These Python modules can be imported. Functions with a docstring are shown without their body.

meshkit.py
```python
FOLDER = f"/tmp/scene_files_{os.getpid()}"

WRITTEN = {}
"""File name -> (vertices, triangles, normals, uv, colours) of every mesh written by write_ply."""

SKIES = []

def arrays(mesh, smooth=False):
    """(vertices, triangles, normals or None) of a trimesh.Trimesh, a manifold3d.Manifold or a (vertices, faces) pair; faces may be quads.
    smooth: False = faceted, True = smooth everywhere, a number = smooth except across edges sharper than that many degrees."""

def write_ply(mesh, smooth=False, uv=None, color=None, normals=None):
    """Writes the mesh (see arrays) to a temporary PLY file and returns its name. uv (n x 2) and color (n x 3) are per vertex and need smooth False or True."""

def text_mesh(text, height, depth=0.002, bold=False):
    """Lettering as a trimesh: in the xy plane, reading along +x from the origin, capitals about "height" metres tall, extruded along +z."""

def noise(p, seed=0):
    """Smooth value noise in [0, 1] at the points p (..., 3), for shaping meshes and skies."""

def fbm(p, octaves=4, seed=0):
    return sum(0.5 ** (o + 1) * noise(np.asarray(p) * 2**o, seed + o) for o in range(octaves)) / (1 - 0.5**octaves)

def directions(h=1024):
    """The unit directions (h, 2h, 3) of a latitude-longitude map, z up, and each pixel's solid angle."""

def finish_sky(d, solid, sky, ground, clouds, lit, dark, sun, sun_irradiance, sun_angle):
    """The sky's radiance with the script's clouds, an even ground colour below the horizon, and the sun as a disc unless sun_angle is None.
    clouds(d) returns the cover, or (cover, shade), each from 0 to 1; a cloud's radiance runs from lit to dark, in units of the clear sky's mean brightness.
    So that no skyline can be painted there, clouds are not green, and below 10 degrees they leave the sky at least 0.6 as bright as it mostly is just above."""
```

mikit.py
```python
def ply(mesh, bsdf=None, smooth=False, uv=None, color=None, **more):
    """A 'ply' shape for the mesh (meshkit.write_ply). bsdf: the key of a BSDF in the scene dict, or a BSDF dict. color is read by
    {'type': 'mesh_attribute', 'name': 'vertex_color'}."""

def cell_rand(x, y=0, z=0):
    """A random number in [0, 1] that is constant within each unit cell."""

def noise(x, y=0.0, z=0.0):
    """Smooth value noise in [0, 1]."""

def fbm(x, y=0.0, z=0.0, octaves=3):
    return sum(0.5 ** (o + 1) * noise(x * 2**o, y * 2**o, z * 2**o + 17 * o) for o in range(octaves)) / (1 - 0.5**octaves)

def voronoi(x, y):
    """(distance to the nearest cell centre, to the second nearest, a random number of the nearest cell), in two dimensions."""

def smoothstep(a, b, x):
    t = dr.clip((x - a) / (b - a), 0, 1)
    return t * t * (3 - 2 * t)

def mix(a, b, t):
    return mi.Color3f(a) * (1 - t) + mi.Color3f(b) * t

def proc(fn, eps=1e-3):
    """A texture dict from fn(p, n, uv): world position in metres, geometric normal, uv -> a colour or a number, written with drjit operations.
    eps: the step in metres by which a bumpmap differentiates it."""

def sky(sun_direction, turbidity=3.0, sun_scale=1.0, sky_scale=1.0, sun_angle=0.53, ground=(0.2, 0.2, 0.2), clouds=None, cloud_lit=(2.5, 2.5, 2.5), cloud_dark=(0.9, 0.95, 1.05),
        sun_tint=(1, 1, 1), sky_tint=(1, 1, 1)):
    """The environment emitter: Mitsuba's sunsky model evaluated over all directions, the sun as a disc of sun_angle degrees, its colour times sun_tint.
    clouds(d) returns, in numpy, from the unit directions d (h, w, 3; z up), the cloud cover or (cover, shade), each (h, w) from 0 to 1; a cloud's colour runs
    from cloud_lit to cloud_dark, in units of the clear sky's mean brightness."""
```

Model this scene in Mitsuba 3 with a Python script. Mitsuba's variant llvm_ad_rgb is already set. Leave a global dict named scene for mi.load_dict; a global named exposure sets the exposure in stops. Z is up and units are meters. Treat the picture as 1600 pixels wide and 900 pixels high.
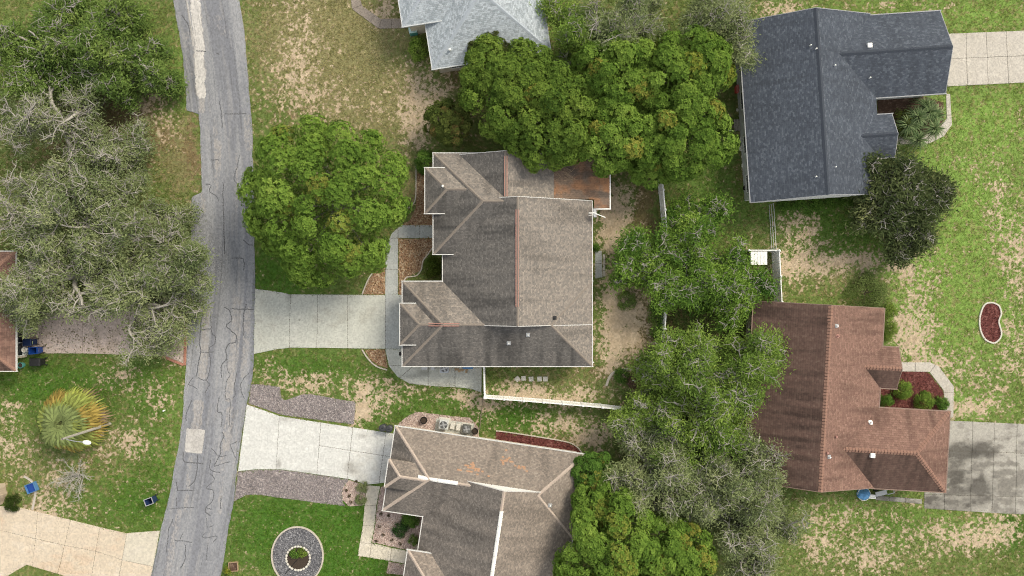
import math, numpy as np, trimesh, shapely, shapely.ops, drjit as dr, mitsuba as mi, mikit, meshkit, manifold3d as m3
import shapely.affinity
from shapely.geometry import Polygon, LineString, Point, box as sbox
from shapely.ops import unary_union
from mikit import noise, fbm, voronoi, smoothstep, mix, cell_rand, proc
T = mi.ScalarTransform4f
scene, labels = {'type': 'scene'}, {}

# ------------------------------------------------------------------ camera, sky, exposure
CAM_H, PXM = 62.8, 17.0                      # drone altitude (m); pixels of the 1600 px photograph per metre of ground
scene['camera'] = {'type': 'perspective', 'fov': 2 * math.degrees(math.atan(800 / (PXM * CAM_H))), 'fov_axis': 'x', 'near_clip': 1.0, 'far_clip': 6000.0,
                   'to_world': T().look_at(origin=[0, 0, CAM_H], target=[0, 0, 0], up=[0, 1, 0])}
SUN_AZ, SUN_EL = 41.0, 41.0                  # degrees; azimuth counted from +x towards +y
a_, e_ = math.radians(SUN_AZ), math.radians(SUN_EL)
scene['sky'] = mikit.sky([math.cos(a_) * math.cos(e_), math.sin(a_) * math.cos(e_), math.sin(e_)], turbidity=3, sun_scale=0.3, sun_angle=26.0,
                         sun_tint=(.90, 1.0, 1.12), clouds=lambda d: 1.0, cloud_lit=(0.78, 0.79, 0.805), cloud_dark=(0.9, 0.95, 1.05))
exposure = 3.40

# ------------------------------------------------------------------ helpers
rng = np.random.default_rng(7)

def W(px, py, z=0.0):
    """world x, y of the place that the survey photograph shows at px, py, at height z"""
    s = (1 - z / CAM_H) / PXM
    return np.array([(px - 800) * s, -(py - 450) * s])

def WL(pts, z=0.0):
    return [tuple(W(x, y, z)) for x, y in pts]

def numbered(name):
    if name not in scene and name not in labels and not any(k.startswith(name + '__') for k in scene):
        return name
    i = 1
    while True:
        k = '%s_%03d' % (name, i)
        if k not in scene and k not in labels and not any(q.startswith(k + '__') for q in scene):
            return k
        i += 1

counters = {}
def child(parent, name):
    base = parent + '__' + name
    n = counters.get(base, -1) + 1
    counters[base] = n
    return base if n == 0 else '%s_%03d' % (base, n)

def put(name, mesh, mat, parent=None, smooth=False, color=None, label=None, cat=None, group=None, kind=None):
    key = child(parent, name) if parent else numbered(name)
    scene[key] = mikit.ply(mesh, mat, smooth=smooth, color=color)
    info(key, label, cat, group, kind)
    return key

def info(key, label=None, cat=None, group=None, kind=None):
    d = {k: v for k, v in (('label', label), ('category', cat), ('group', group), ('kind', kind)) if v}
    if d: labels[key] = d

def thing(name, label, cat, group=None, kind=None):
    key = numbered(name)
    info(key, label, cat, group, kind)
    if key not in labels: labels[key] = {}
    return key

def cat_(ms):
    return trimesh.util.concatenate([m for m in ms if m is not None])

def bx(x0, x1, y0, y1, z0, z1):
    return trimesh.creation.box(extents=[x1 - x0, y1 - y0, z1 - z0], transform=trimesh.transformations.translation_matrix([(x0 + x1) / 2, (y0 + y1) / 2, (z0 + z1) / 2]))

def cham(x0, x1, y0, y1, z0, z1, c=0.02):
    """a box with chamfered edges"""
    p = []
    for sx in (0, 1):
        for sy in (0, 1):
            for sz in (0, 1):
                X, Y, Z = (x0, x1)[sx], (y0, y1)[sy], (z0, z1)[sz]
                dx, dy, dz = (1 - 2 * sx) * c, (1 - 2 * sy) * c, (1 - 2 * sz) * c
                p += [[X + dx, Y + dy, Z], [X + dx, Y, Z + dz], [X, Y + dy, Z + dz]]
    return trimesh.convex.convex_hull(np.array(p))

def cyl(x, y, z0, z1, r, n=20, r2=None):
    a = np.arange(n) * 2 * np.pi / n
    r2 = r if r2 is None else r2
    p = np.vstack([np.c_[x + r * np.cos(a), y + r * np.sin(a), np.full(n, z0)], np.c_[x + r2 * np.cos(a), y + r2 * np.sin(a), np.full(n, z1)]])
    return trimesh.convex.convex_hull(p)

def ringm(x, y, z0, z1, r0, r1, n=28):
    return extr(Point(x, y).buffer(r1, n // 4).difference(Point(x, y).buffer(r0, n // 4)), z0, z1)

def extr(poly, z0, z1):
    ms = []
    for g in getattr(poly, 'geoms', [poly]):
        if g.geom_type != 'Polygon' or g.area < 1e-5: continue
        m = trimesh.creation.extrude_polygon(g, z1 - z0, engine='earcut')
        m.apply_translation([0, 0, z0])
        ms.append(m)
    return cat_(ms) if ms else None

def ribbon(pts, width, z0, z1, z=0.0, ws=False):
    return extr(LineString(pts if ws else WL(pts, z)).buffer(width / 2, cap_style='flat', join_style='round', quad_segs=4), z0, z1)

def smoothline(pts, n=6):
    p = np.array(pts, float)
    out = []
    for i in range(len(p) - 1):
        p0, p1, p2, p3 = p[max(i - 1, 0)], p[i], p[i + 1], p[min(i + 2, len(p) - 1)]
        for t in np.arange(n) / n:
            out.append(0.5 * (2 * p1 + (p2 - p0) * t + (2 * p0 - 5 * p1 + 4 * p2 - p3) * t**2 + (3 * p1 - p0 - 3 * p2 + p3) * t**3))
    out.append(p[-1])
    return np.array(out)

def rot(m, deg, at=(0, 0, 0), axis=(0, 0, 1)):
    m.apply_transform(trimesh.transformations.rotation_matrix(math.radians(deg), axis, at))
    return m

def place(m, x, y, z=0, deg=0):
    rot(m, deg)
    m.apply_translation([x, y, z])
    return m

def rough_poly(pts, amp=0.06, step=0.25, seed=0, ws=False):
    """an outline with small irregularities, as edges of turf and asphalt have"""
    P = Polygon(pts if ws else WL(pts))
    L = P.exterior.length
    q = np.array([P.exterior.interpolate(d).coords[0] for d in np.arange(0, L, step)])
    d = meshkit.fbm(np.c_[q * 1.7, np.full(len(q), seed * 3.1)], 3, seed) - 0.5
    nrm = np.roll(q, -1, 0) - np.roll(q, 1, 0)
    nrm = np.c_[nrm[:, 1], -nrm[:, 0]] / (np.linalg.norm(nrm, axis=1, keepdims=True) + 1e-9)
    return Polygon(q + nrm * (d * 2 * amp)[:, None]).buffer(0)

# ------------------------------------------------------------------ plain materials
def mat(name, rgb, rough=0.6, metallic=0.0, spec=0.3):
    scene[name] = {'type': 'twosided', 'bsdf': {'type': 'principled', 'base_color': {'type': 'rgb', 'value': list(rgb)}, 'roughness': rough, 'metallic': metallic, 'specular': spec}}
    return name

WHITE = mat('paint_white', (.78, .78, .76), .45)
VINYL = mat('vinyl_white', (.76, .77, .77), .4)
GUTW = mat('gutter_white', (.56, .56, .55), .5)
GUTD = mat('drip_edge_grey', (.30, .31, .33), .6)
GUTB = mat('drip_edge_brown', (.24, .17, .14), .7)
GUTE = mat('gutter_pale_grey', (.50, .52, .54), .6)
CREAM = mat('stucco_cream', (.55, .50, .42), .9)
BEIGE = mat('stucco_beige', (.50, .45, .38), .9)
GREYW = mat('siding_grey', (.48, .50, .50), .8)
DARK = mat('dark_plastic', (.02, .021, .023), .5)
BLACK = mat('black_iron', (.012, .012, .012), .5)
NAVY = mat('navy_plastic', (.018, .035, .10), .4)
BLUE = mat('blue_plastic', (.012, .055, .26), .35)
SKYB = mat('sky_blue_plastic', (.08, .20, .40), .4)
TARP = mat('blue_tarp', (.12, .32, .60), .5)
TEAL = mat('teal_paint', (.10, .33, .32), .5)
RED = mat('red_plastic', (.55, .09, .08), .45)
METAL = mat('galvanised_metal', (.45, .46, .47), .45, .5)
GLASSD = mat('dark_window_glass', (.02, .024, .028), .08, 0, .6)
ACW = mat('ac_grey_paint', (.50, .51, .50), .5)
BARK = mat('bark_grey', (.36, .34, .31), .95)
BARKD = mat('bark_brown', (.16, .13, .10), .95)
WOODP = mat('weathered_pole_wood', (.36, .34, .30), .9)
PLANK = mat('planter_wood', (.33, .24, .15), .85)
SOIL = mat('dark_soil', (.05, .037, .028), .95)
STONE = mat('pale_stone', (.55, .53, .48), .9)
CURB = mat('curb_concrete', (.46, .42, .36), .9)
CURBW = mat('curb_pale', (.55, .53, .47), .9)
CRACK = mat('crack_filler', (.105, .108, .12), .8)
JOINT = mat('joint_dirt', (.12, .105, .085), .95)
BRICK = mat('red_brick', (.40, .19, .14), .9)
RUSTV = mat('ridge_vent_red', (.36, .20, .17), .8)
CAPB = mat('ridge_cap_beige', (.42, .35, .30), .9)
CAPA = mat('ridge_cap_tan', (.225, .195, .17), .9)
CAPC = mat('ridge_cap_slate', (.045, .054, .072), .9)
CAPD = mat('ridge_cap_red', (.255, .150, .115), .9)
CAPE = mat('ridge_cap_pale_blue', (.36, .40, .45), .9)
ORANGE = mat('orange_shingle', (.40, .235, .145), .9)
scene['leaf'] = {'type': 'principledthin', 'base_color': {'type': 'mesh_attribute', 'name': 'vertex_color'}, 'roughness': 0.5, 'diff_trans': 0.5, 'eta': 1.35}
scene['blade'] = {'type': 'twosided', 'bsdf': {'type': 'diffuse', 'reflectance': {'type': 'mesh_attribute', 'name': 'vertex_color'}}}
scene['chip'] = {'type': 'twosided', 'bsdf': {'type': 'diffuse', 'reflectance': {'type': 'mesh_attribute', 'name': 'vertex_color'}}}

def pmat(name, fn, rough=0.85, bump=None, bscale=1.0):
    b = {'type': 'principled', 'base_color': proc(fn), 'roughness': rough, 'specular': 0.25}
    if bump: b = {'type': 'bumpmap', 'arbitrary': proc(bump, eps=4e-3), 'scale': bscale, 'bsdf': b}
    scene[name] = {'type': 'twosided', 'bsdf': b}
    return name

def concrete(name, base, stain, amount, pale=(.6, .58, .54), seed=0.0, spots=()):
    spots = [(*W(a, b), rx / PXM, ry / PXM, q) for a, b, rx, ry, q in spots]
    def fn(p, n, uv):
        big = fbm(p.x * .35 + seed, p.y * .35, seed, 3)
        mid = fbm(p.x * 1.6 + seed, p.y * 2.6, 3.0 + seed, 3)
        fine = fbm(p.x * 9, p.y * 9, seed, 2)
        c = mix(base, pale, smoothstep(.5, .75, mid) * .5)
        c = mix(c, stain, smoothstep(.62 - amount * .3, .8 - amount * .25, big * .55 + mid * .45) * (.35 + .6 * amount))
        for sx, sy, rx, ry, q in spots:      # oil and dirt marks
            dd = dr.square((p.x - sx) / rx) + dr.square((p.y - sy) / ry)
            c = mix(c, mi.Color3f(stain) * .55, dr.clip(q * dr.exp(-dd) * (.4 + 1.2 * mid), 0, .85))
        return c * (.80 + .4 * fine)
    return pmat(name, fn, .9)

CON_A = concrete('concrete_grey_green', (.44, .45, .41), (.30, .30, .26), .25, (.52, .52, .48), 1.0, [(452, 460, 5, 9, .8), (453, 545, 7, 3, .5), (468, 500, 1.2, 1.2, 1.5), (662, 582, 10, 5, .9), (645, 588, 14, 4, .45), (640, 600, 12, 3, .4)])
CON_A2 = concrete('concrete_grey_cool', (.37, .39, .385), (.29, .30, .29), .2, (.43, .44, .43), 2.0)
CON_B = concrete('concrete_white', (.55, .555, .54), (.40, .385, .35), .12, (.66, .665, .65), 3.0, [(549, 731, 12, 8, .8), (568, 681, 10, 4, .5), (436, 725, 4, 8, .6), (445, 655, 10, 4, .4), (470, 737, 30, 3, .4), (600, 735, 8, 14, .35)])
CON_C = concrete('concrete_tan', (.465, .435, .39), (.36, .325, .275), .3, (.53, .50, .45), 4.0)
CON_D = concrete('concrete_stained', (.37, .355, .32), (.15, .14, .125), .70, (.47, .45, .41), 5.0, [(1500, 708, 26, 14, 1.5), (1535, 703, 18, 12, 1.3), (1495, 748, 18, 20, 1.0), (1532, 762, 22, 18, 1.2), (1460, 782, 20, 10, 1.0), (1510, 785, 24, 12, .8)])
CON_F = concrete('concrete_pinkish', (.52, .43, .385), (.36, .29, .235), .5, (.58, .51, .465), 6.0)
CON_G = concrete('concrete_peach', (.54, .465, .37), (.50, .38, .27), .45, (.60, .54, .46), 7.0)

def shingles(name, a, b, c, tab=.30, course=.15, streak=.35, seed=0.0, slope_shade=0.0, grey=.6):
    def fn(p, n, uv):
        h = dr.maximum(dr.sqrt(n.x * n.x + n.y * n.y), .05)
        u = (p.y * n.x - p.x * n.y) / h
        s = p.z / h
        row = dr.floor(s / course)
        fs = s / course - row
        uu = u / tab + cell_rand(row, 7.0, seed) * 9
        col = dr.floor(uu)
        side = dr.floor(n.x * 3.0 + .5) * 5 + dr.floor(n.y * 3.0 + .5)
        r, r2 = cell_rand(row, col, side), cell_rand(row, col, side + 31)
        k = mix(a, b, smoothstep(.15, .85, r))
        k = mix(k, c, dr.select(r2 > .84, .75, 0.0))
        k = k * (1 - .28 * smoothstep(.30, .0, fs)) * (1 - .22 * smoothstep(.12, .0, uu - col))
        big = fbm(p.x * .45 + seed, p.y * .45, seed, 3)
        st = fbm(u * 1.9, s * .25, side + seed, 3)
        al = dr.clip(smoothstep(.05, .32, -(n.x + n.y * .9)) * (.65 + .55 * (st - .2)) * slope_shade, 0, .9)      # shade painted into slopes turned from the sun, mottled with streaky weathering
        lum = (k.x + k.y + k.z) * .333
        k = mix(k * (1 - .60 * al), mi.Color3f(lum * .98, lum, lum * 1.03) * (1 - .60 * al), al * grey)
        return k * (1 - streak * smoothstep(.42, .75, st * .6 + big * .4)) * (.86 + .28 * noise(p.x * 14, p.y * 14, p.z * 14))
    return pmat(name, fn, .92)

SH_A = shingles('shingle_tan_grey', (.250, .222, .198), (.188, .172, .158), (.315, .276, .242), tab=.17, course=.125, streak=.30, seed=1.0, slope_shade=.85)
SH_B = shingles('shingle_brown', (.265, .224, .192), (.20, .172, .15), (.325, .275, .236), tab=.17, course=.125, streak=.25, seed=2.0, slope_shade=.60)
SH_C = shingles('shingle_slate_blue', (.078, .092, .118), (.060, .071, .093), (.112, .131, .163), tab=.22, course=.14, streak=.15, seed=3.0)
SH_D = shingles('shingle_red_brown', (.225, .136, .108), (.186, .110, .089), (.255, .160, .127), tab=.22, course=.19, streak=.36, seed=4.0, slope_shade=1.0, grey=.15)
SH_E = shingles('shingle_pale_blue', (.40, .445, .49), (.29, .33, .365), (.47, .515, .56), tab=.22, course=.15, streak=.12, seed=5.0)
def rust_fn(p, n, uv):
    st = fbm(p.x * .7, p.y * .9, 3.0, 4)
    k = mix((.20, .145, .11), (.32, .17, .095), smoothstep(.42, .62, st))
    k = mix(k, (.09, .075, .065), smoothstep(.5, .75, fbm(p.x * .5 + 9, p.y * 1.1, 8.0, 3)) * .7)
    ln = p.y / .16
    return k * (1 - .25 * smoothstep(.25, .0, ln - dr.floor(ln))) * (.8 + .4 * noise(p.x * 9, p.y * 11))
RUSTROOF = pmat('roll_roofing_rusty', rust_fn, .9)

def gravel(name, a, b, c, size=.055):
    def fn(p, n, uv):
        f, s, r = voronoi(p.x / size, p.y / size)
        k = mix(a, b, smoothstep(.2, .8, r))
        k = mix(k, c, dr.select(r > .88, .8, 0.0))
        return k * (.65 + .5 * smoothstep(.0, .35, s - f)) * (.8 + .4 * fbm(p.x * 1.3, p.y * 1.3, 4.0, 3))
    return pmat(name, fn, .95)
GRAV = gravel('gravel_grey_purple', (.27, .235, .235), (.16, .145, .15), (.42, .38, .37), .085)
GRAVD = gravel('gravel_dark', (.16, .16, .175), (.085, .088, .10), (.34, .34, .36), .085)
GRAVP = gravel('gravel_rosy', (.46, .36, .32), (.30, .225, .20), (.58, .50, .46), .085)
def mulch(name, a, b, c):
    def fn(p, n, uv):
        q = fbm(p.x * 1.1, p.y * 1.1, 2.0, 2)
        r = cell_rand(dr.floor(p.x * 9 + 3 * noise(p.x * 3, p.y * 3)), dr.floor(p.y * 13 + 3 * q))
        return mix(mix(a, b, r), c, smoothstep(.55, .8, fbm(p.x * 5, p.y * 5, 3.0, 3))) * (.7 + .6 * noise(p.x * 18, p.y * 18))
    return pmat(name, fn, .95)
MUL_T = mulch('mulch_tan', (.34, .22, .14), (.22, .13, .08), (.46, .36, .25))
MUL_M = mulch('mulch_maroon', (.14, .045, .04), (.09, .03, .028), (.20, .085, .075))
MUL_D = mulch('mulch_dark', (.10, .06, .042), (.065, .042, .03), (.16, .11, .08))

# ------------------------------------------------------------------ ground: zones of turf, sand and dry thatch
# (px, py, rx, ry, strength) in photograph pixels at ground level
SANDS = [(475, 60, 40, 90, .42), (665, 150, 45, 60, .55), (650, 215, 30, 45, .5), (560, 160, 100, 45, .28), (455, 140, 80, 60, .18), (470, 598, 62, 26, .60), (575, 630, 40, 28, .5), (612, 610, 40, 25, .45), (560, 655, 20, 30, .4),
         (715, 620, 40, 14, .62), (745, 650, 20, 30, .4), (960, 420, 30, 130, .75), (985, 500, 40, 70, .62), (965, 330, 30, 40, .5), (950, 545, 30, 40, .4), (890, 618, 90, 16, .5), (800, 618, 50, 20, .55), (870, 665, 50, 28, .55), (930, 680, 40, 30, .6),
         (225, 150, 35, 35, .45), (255, 200, 40, 40, .32), (1250, 360, 50, 30, .62), (1330, 412, 115, 22, .72), (1240, 430, 40, 35, .38), (1430, 470, 35, 60, .42), (1420, 520, 35, 40, .62), (1590, 390, 40, 60, .5), (1520, 585, 70, 60, .40),
         (1510, 640, 55, 18, .58), (1590, 520, 25, 70, .42), (1460, 560, 30, 15, .5), (1510, 840, 75, 26, .62), (1375, 865, 60, 30, .52), (1280, 850, 45, 45, .42), (1330, 800, 90, 25, .28), (1570, 820, 40, 28, .5), (1560, 300, 30, 60, .35), (1500, 260, 40, 30, .22),
         (1230, 20, 60, 25, .45), (1400, 8, 60, 12, .32), (200, 690, 45, 32, .5), (170, 590, 45, 20, .5), (20, 640, 25, 25, .52), (70, 800, 35, 40, .5), (20, 705, 30, 40, .48), (240, 620, 40, 30, .35), (150, 790, 90, 30, .2), (600, 20, 30, 20, .6), (100, 730, 40, 30, .35)]
BROWNS = [(1010, 320, 25, 60, .7), (430, 200, 120, 60, .35), (660, 290, 30, 60, .5), (180, 190, 110, 60, .6), (130, 300, 120, 120, .5), (940, 560, 60, 60, .55), (1000, 520, 35, 90, .5), (870, 690, 60, 25, .45), (1340, 350, 60, 30, .4), (60, 800, 40, 50, .4), (160, 690, 110, 100, .32),
          (1300, 870, 70, 40, .35), (640, 660, 40, 30, .25), (300, 240, 18, 90, .55), (1030, 470, 40, 120, .5), (1170, 250, 14, 80, .5), (720, 120, 40, 30, .55), (520, 60, 140, 70, .22)]
LUSH = [(235, 660, 50, 110, .5), (120, 600, 130, 40, .5), (190, 790, 90, 40, .4), (440, 430, 90, 60, 1.0), (480, 570, 130, 30, .75), (650, 640, 120, 45, .7), (470, 830, 150, 90, 1.15), (810, 655, 50, 30, .8), (560, 870, 60, 60, 1.1), (1320, 360, 60, 45, .7), (285, 155, 12, 35, .5), (60, 600, 90, 60, .55), (200, 760, 90, 80, .35), (1590, 830, 30, 40, .9), (1400, 820, 60, 25, .5), (1110, 290, 60, 80, .55),
        (415, 230, 25, 40, .5), (1240, 330, 60, 12, .7)]
STRAW = [(480, 70, 110, 110, .8), (620, 170, 120, 70, .8), (560, 30, 120, 60, .55), (290, 250, 30, 80, .7), (220, 220, 70, 60, .6), (1440, 470, 60, 70, .3), (1420, 850, 200, 60, .35), (1300, 430, 120, 40, .5), (190, 690, 110, 70, .45), (60, 760, 70, 60, .4), (880, 600, 130, 40, .5), (640, 300, 20, 60, .6)]
BRIGHT = [(1500, 300, 160, 120, .8), (1500, 500, 140, 120, .75), (1540, 20, 120, 40, .9), (1420, 350, 80, 90, .6), (1330, 20, 100, 30, .5), (1480, 640, 120, 30, .5), (285, 110, 22, 60, .7), (1400, 800, 200, 60, .45), (280, 700, 30, 100, .45), (1560, 180, 100, 50, .8), (1150, 300, 70, 60, .3)]
def tow(L):
    return [(*W(a, b), c / PXM, d / PXM, s) for a, b, c, d, s in L]
SANDS, BROWNS, LUSH, BRIGHT, STRAW = map(tow, (SANDS, BROWNS, LUSH, BRIGHT, STRAW))

def zones(x, y):
    """(sand, brown, lush, bright, fine noise) at world x, y"""
    wx = x + 1.6 * (fbm(x * .45, y * .45, 1.0, 3) - .5)
    wy = y + 1.6 * (fbm(x * .45, y * .45, 9.0, 3) - .5)
    def z(L):
        t = mi.Float(0)
        for cx, cy, rx, ry, s in L:
            dx, dy = (wx - cx) / rx, (wy - cy) / ry
            t = t + s * dr.exp(-.9 * (dx * dx + dy * dy))
        return t
    n1, n2, n3 = fbm(x * .5, y * .5, 3.0, 3), fbm(x * 1.5, y * 1.5, 5.0, 3), fbm(x * 4.5, y * 4.5, 7.0, 2)
    n4 = fbm(x * 9, y * 9, 2.0, 2)
    s = smoothstep(.38, .90, z(SANDS) * 1.18 + (n2 - .5) * .70 + (n1 - .5) * .40 + (n3 - .5) * 1.05 + (n4 - .5) * .95 + .05)
    b = smoothstep(.35, .75, z(BROWNS) + (n1 - .5) * .9 + (n3 - .5) * .5)
    return s, b, dr.minimum(z(LUSH), 1.0), dr.minimum(z(BRIGHT), 1.0), n3, n2, smoothstep(.15, .8, z(STRAW) + (n3 - .5) * .7)

G_MED, G_LUSH, G_BRIGHT = (.120, .165, .046), (.058, .135, .018), (.182, .292, .064)
C_SAND, C_SAND2, C_BROWN, C_THATCH = (.50, .41, .30), (.38, .295, .20), (.175, .125, .068), (.25, .205, .10)
def turf(x, y, zs=None):
    s, b, l, br, n3, n2, stw = zs or zones(x, y)
    g = mix(mix(G_MED, G_BRIGHT, br), G_LUSH, l)
    g = mix(g, C_THATCH, smoothstep(.50, .72, n3) * .50 * (1 - .75 * l))
    g = mix(g, (.235, .205, .105), stw * .75)
    g = mix(g, (.10, .11, .03), smoothstep(.52, .75, n2) * .4 * (1 - l * .6))
    return mix(g, C_BROWN, b * .75), s
def ground_fn(p, n, uv):
    g, s = turf(p.x, p.y)
    sand = mix(C_SAND, C_SAND2, fbm(p.x * 2.3, p.y * 2.3, 4.0, 3))
    k = mix(g, sand, s)
    return k * (.72 + .56 * fbm(p.x * 7, p.y * 7, 2.0, 2))
GROUND = pmat('ground_cover', ground_fn, .97)
gm = trimesh.Trimesh([[-1500, -1500, 0], [1500, -1500, 0], [1500, 1500, 0], [-1500, 1500, 0]], [[0, 1, 2], [0, 2, 3]], process=False)
put('ground', gm, GROUND, label='lawns and sandy yards around the houses', kind='structure')
NOGRASS = []

# ------------------------------------------------------------------ road
LE = [(150, -1500), (262, -140), (271, 0), (286, 87), (292, 172), (311, 178), (314, 225), (316, 300), (300, 308), (298, 400), (296, 470), (291, 570), (286, 645), (281, 690), (272, 735), (265, 775), (252, 825), (246, 855), (236, 900), (190, 1060), (-420, 2400)]
RE = [(-310, 2400), (300, 1060), (345, 900), (351, 865), (357, 825), (366, 782), (370, 735), (385, 635), (390, 612), (395, 590), (397, 555), (399, 450), (397, 350), (395, 225), (394, 200), (387, 112), (382, 50), (374, 0), (358, -140), (250, -1500)]
ROADP = rough_poly(LE + RE, .09, .22, 3)
seg = [(304, 0, 312, 70, .46, 1.1), (312, 70, 315, 146, .46, 1.15), (292, 0, 303, 70, .12, .9), (303, 70, 306, 112, .11, .8), (316, 152, 315, 172, .3, .8), (340, 225, 341, 262, .36, .75), (341, 262, 337, 300, .25, .5), (318, 305, 318, 330, .25, .6), (370, 240, 371, 330, .10, .55), (374, 400, 374, 470, .12, .55),
       (322, 486, 321, 530, .36, .8), (320, 535, 317, 586, .42, .75), (311, 632, 308, 668, .5, .75), (372, 470, 366, 560, .42, .62), (364, 560, 358, 622, .38, .7), (388, 485, 381, 585, .34, .6), (361, 640, 352, 700, .40, .66), (349, 700, 344, 800, .22, .5), (298, 715, 290, 800, .22, .5), (280, 800, 262, 895, .34, .55), (341, 30, 350, 50, .45, .42), (387, 185, 389, 230, .4, .55), (336, 190, 338, 225, .22, .5), (294, 55, 298, 115, .4, .38), (372, 640, 364, 760, .1, .5)]
segw = [(*W(a, b), *W(c, d), w, s) for a, b, c, d, w, s in seg]
yy = np.array([0, 100, 200, 300, 450, 570, 700, 800, 900.]); xx = np.array([325, 338, 352, 356, 350, 344, 325, 309, 290.])
RC = np.polyfit(-(yy - 450) / PXM, (xx - 800) / PXM, 4)
def road_fn(p, n, uv):
    xc = mi.Float(0)
    yc = dr.clip(p.y, -30, 30)
    for c in RC: xc = xc * yc + float(c)
    l = p.x - xc
    along = p.y
    k = mix((.225, .232, .255), (.28, .286, .306), smoothstep(.3, .7, fbm(l * 1.3, along * .12, 1.0, 3)))
    k = mix(k, (.155, .162, .19), smoothstep(.50, .72, fbm(l * 1.6 + 5, along * .05, 4.0, 3)) * .6)
    n2 = fbm(p.x * 4.5, p.y * 1.6, 3.0, 3)
    n3 = fbm(p.x * 12, p.y * 6, 5.0, 2)
    worn = mi.Float(0)
    for x0, y0, x1, y1, w, s in segw:
        vx, vy = x1 - x0, y1 - y0
        t = dr.clip(((p.x - x0) * vx + (p.y - y0) * vy) / (vx * vx + vy * vy), 0, 1)
        d = dr.sqrt(dr.square(p.x - x0 - t * vx) + dr.square(p.y - y0 - t * vy)) / w
        worn = dr.maximum(worn, s * smoothstep(1.25, .75, d + (n2 - .5) * .9))
    k = mix(k, mix((.335, .32, .315), (.56, .54, .52), smoothstep(.8, 1.0, worn)), smoothstep(.30, .85, worn + (n3 - .5) * 1.1 + (n2 - .5) * .5) * dr.minimum(worn + .25, .9))
    k = mix(k, (.36, .35, .345), smoothstep(.60, .74, fbm(l * 3.3, along * .35, 11.0, 3)) * .25)
    k = k * (1 - .22 * smoothstep(.66, .80, fbm(l * 5.5, along * .16, 21.0, 3)))
    return k * (.74 + .52 * fbm(p.x * 10, p.y * 7, 1.0, 2))
ROAD = pmat('old_asphalt', road_fn, .9)
road = put('road', extr(ROADP, -.1, .05), ROAD, label='cracked grey asphalt street with pale worn strips', kind='structure')
NOGRASS.append(ROADP.buffer(-.12))
def C5(ox, oy, L): return [(ox + x / 4, oy + y / 4) for x, y in L]
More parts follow.
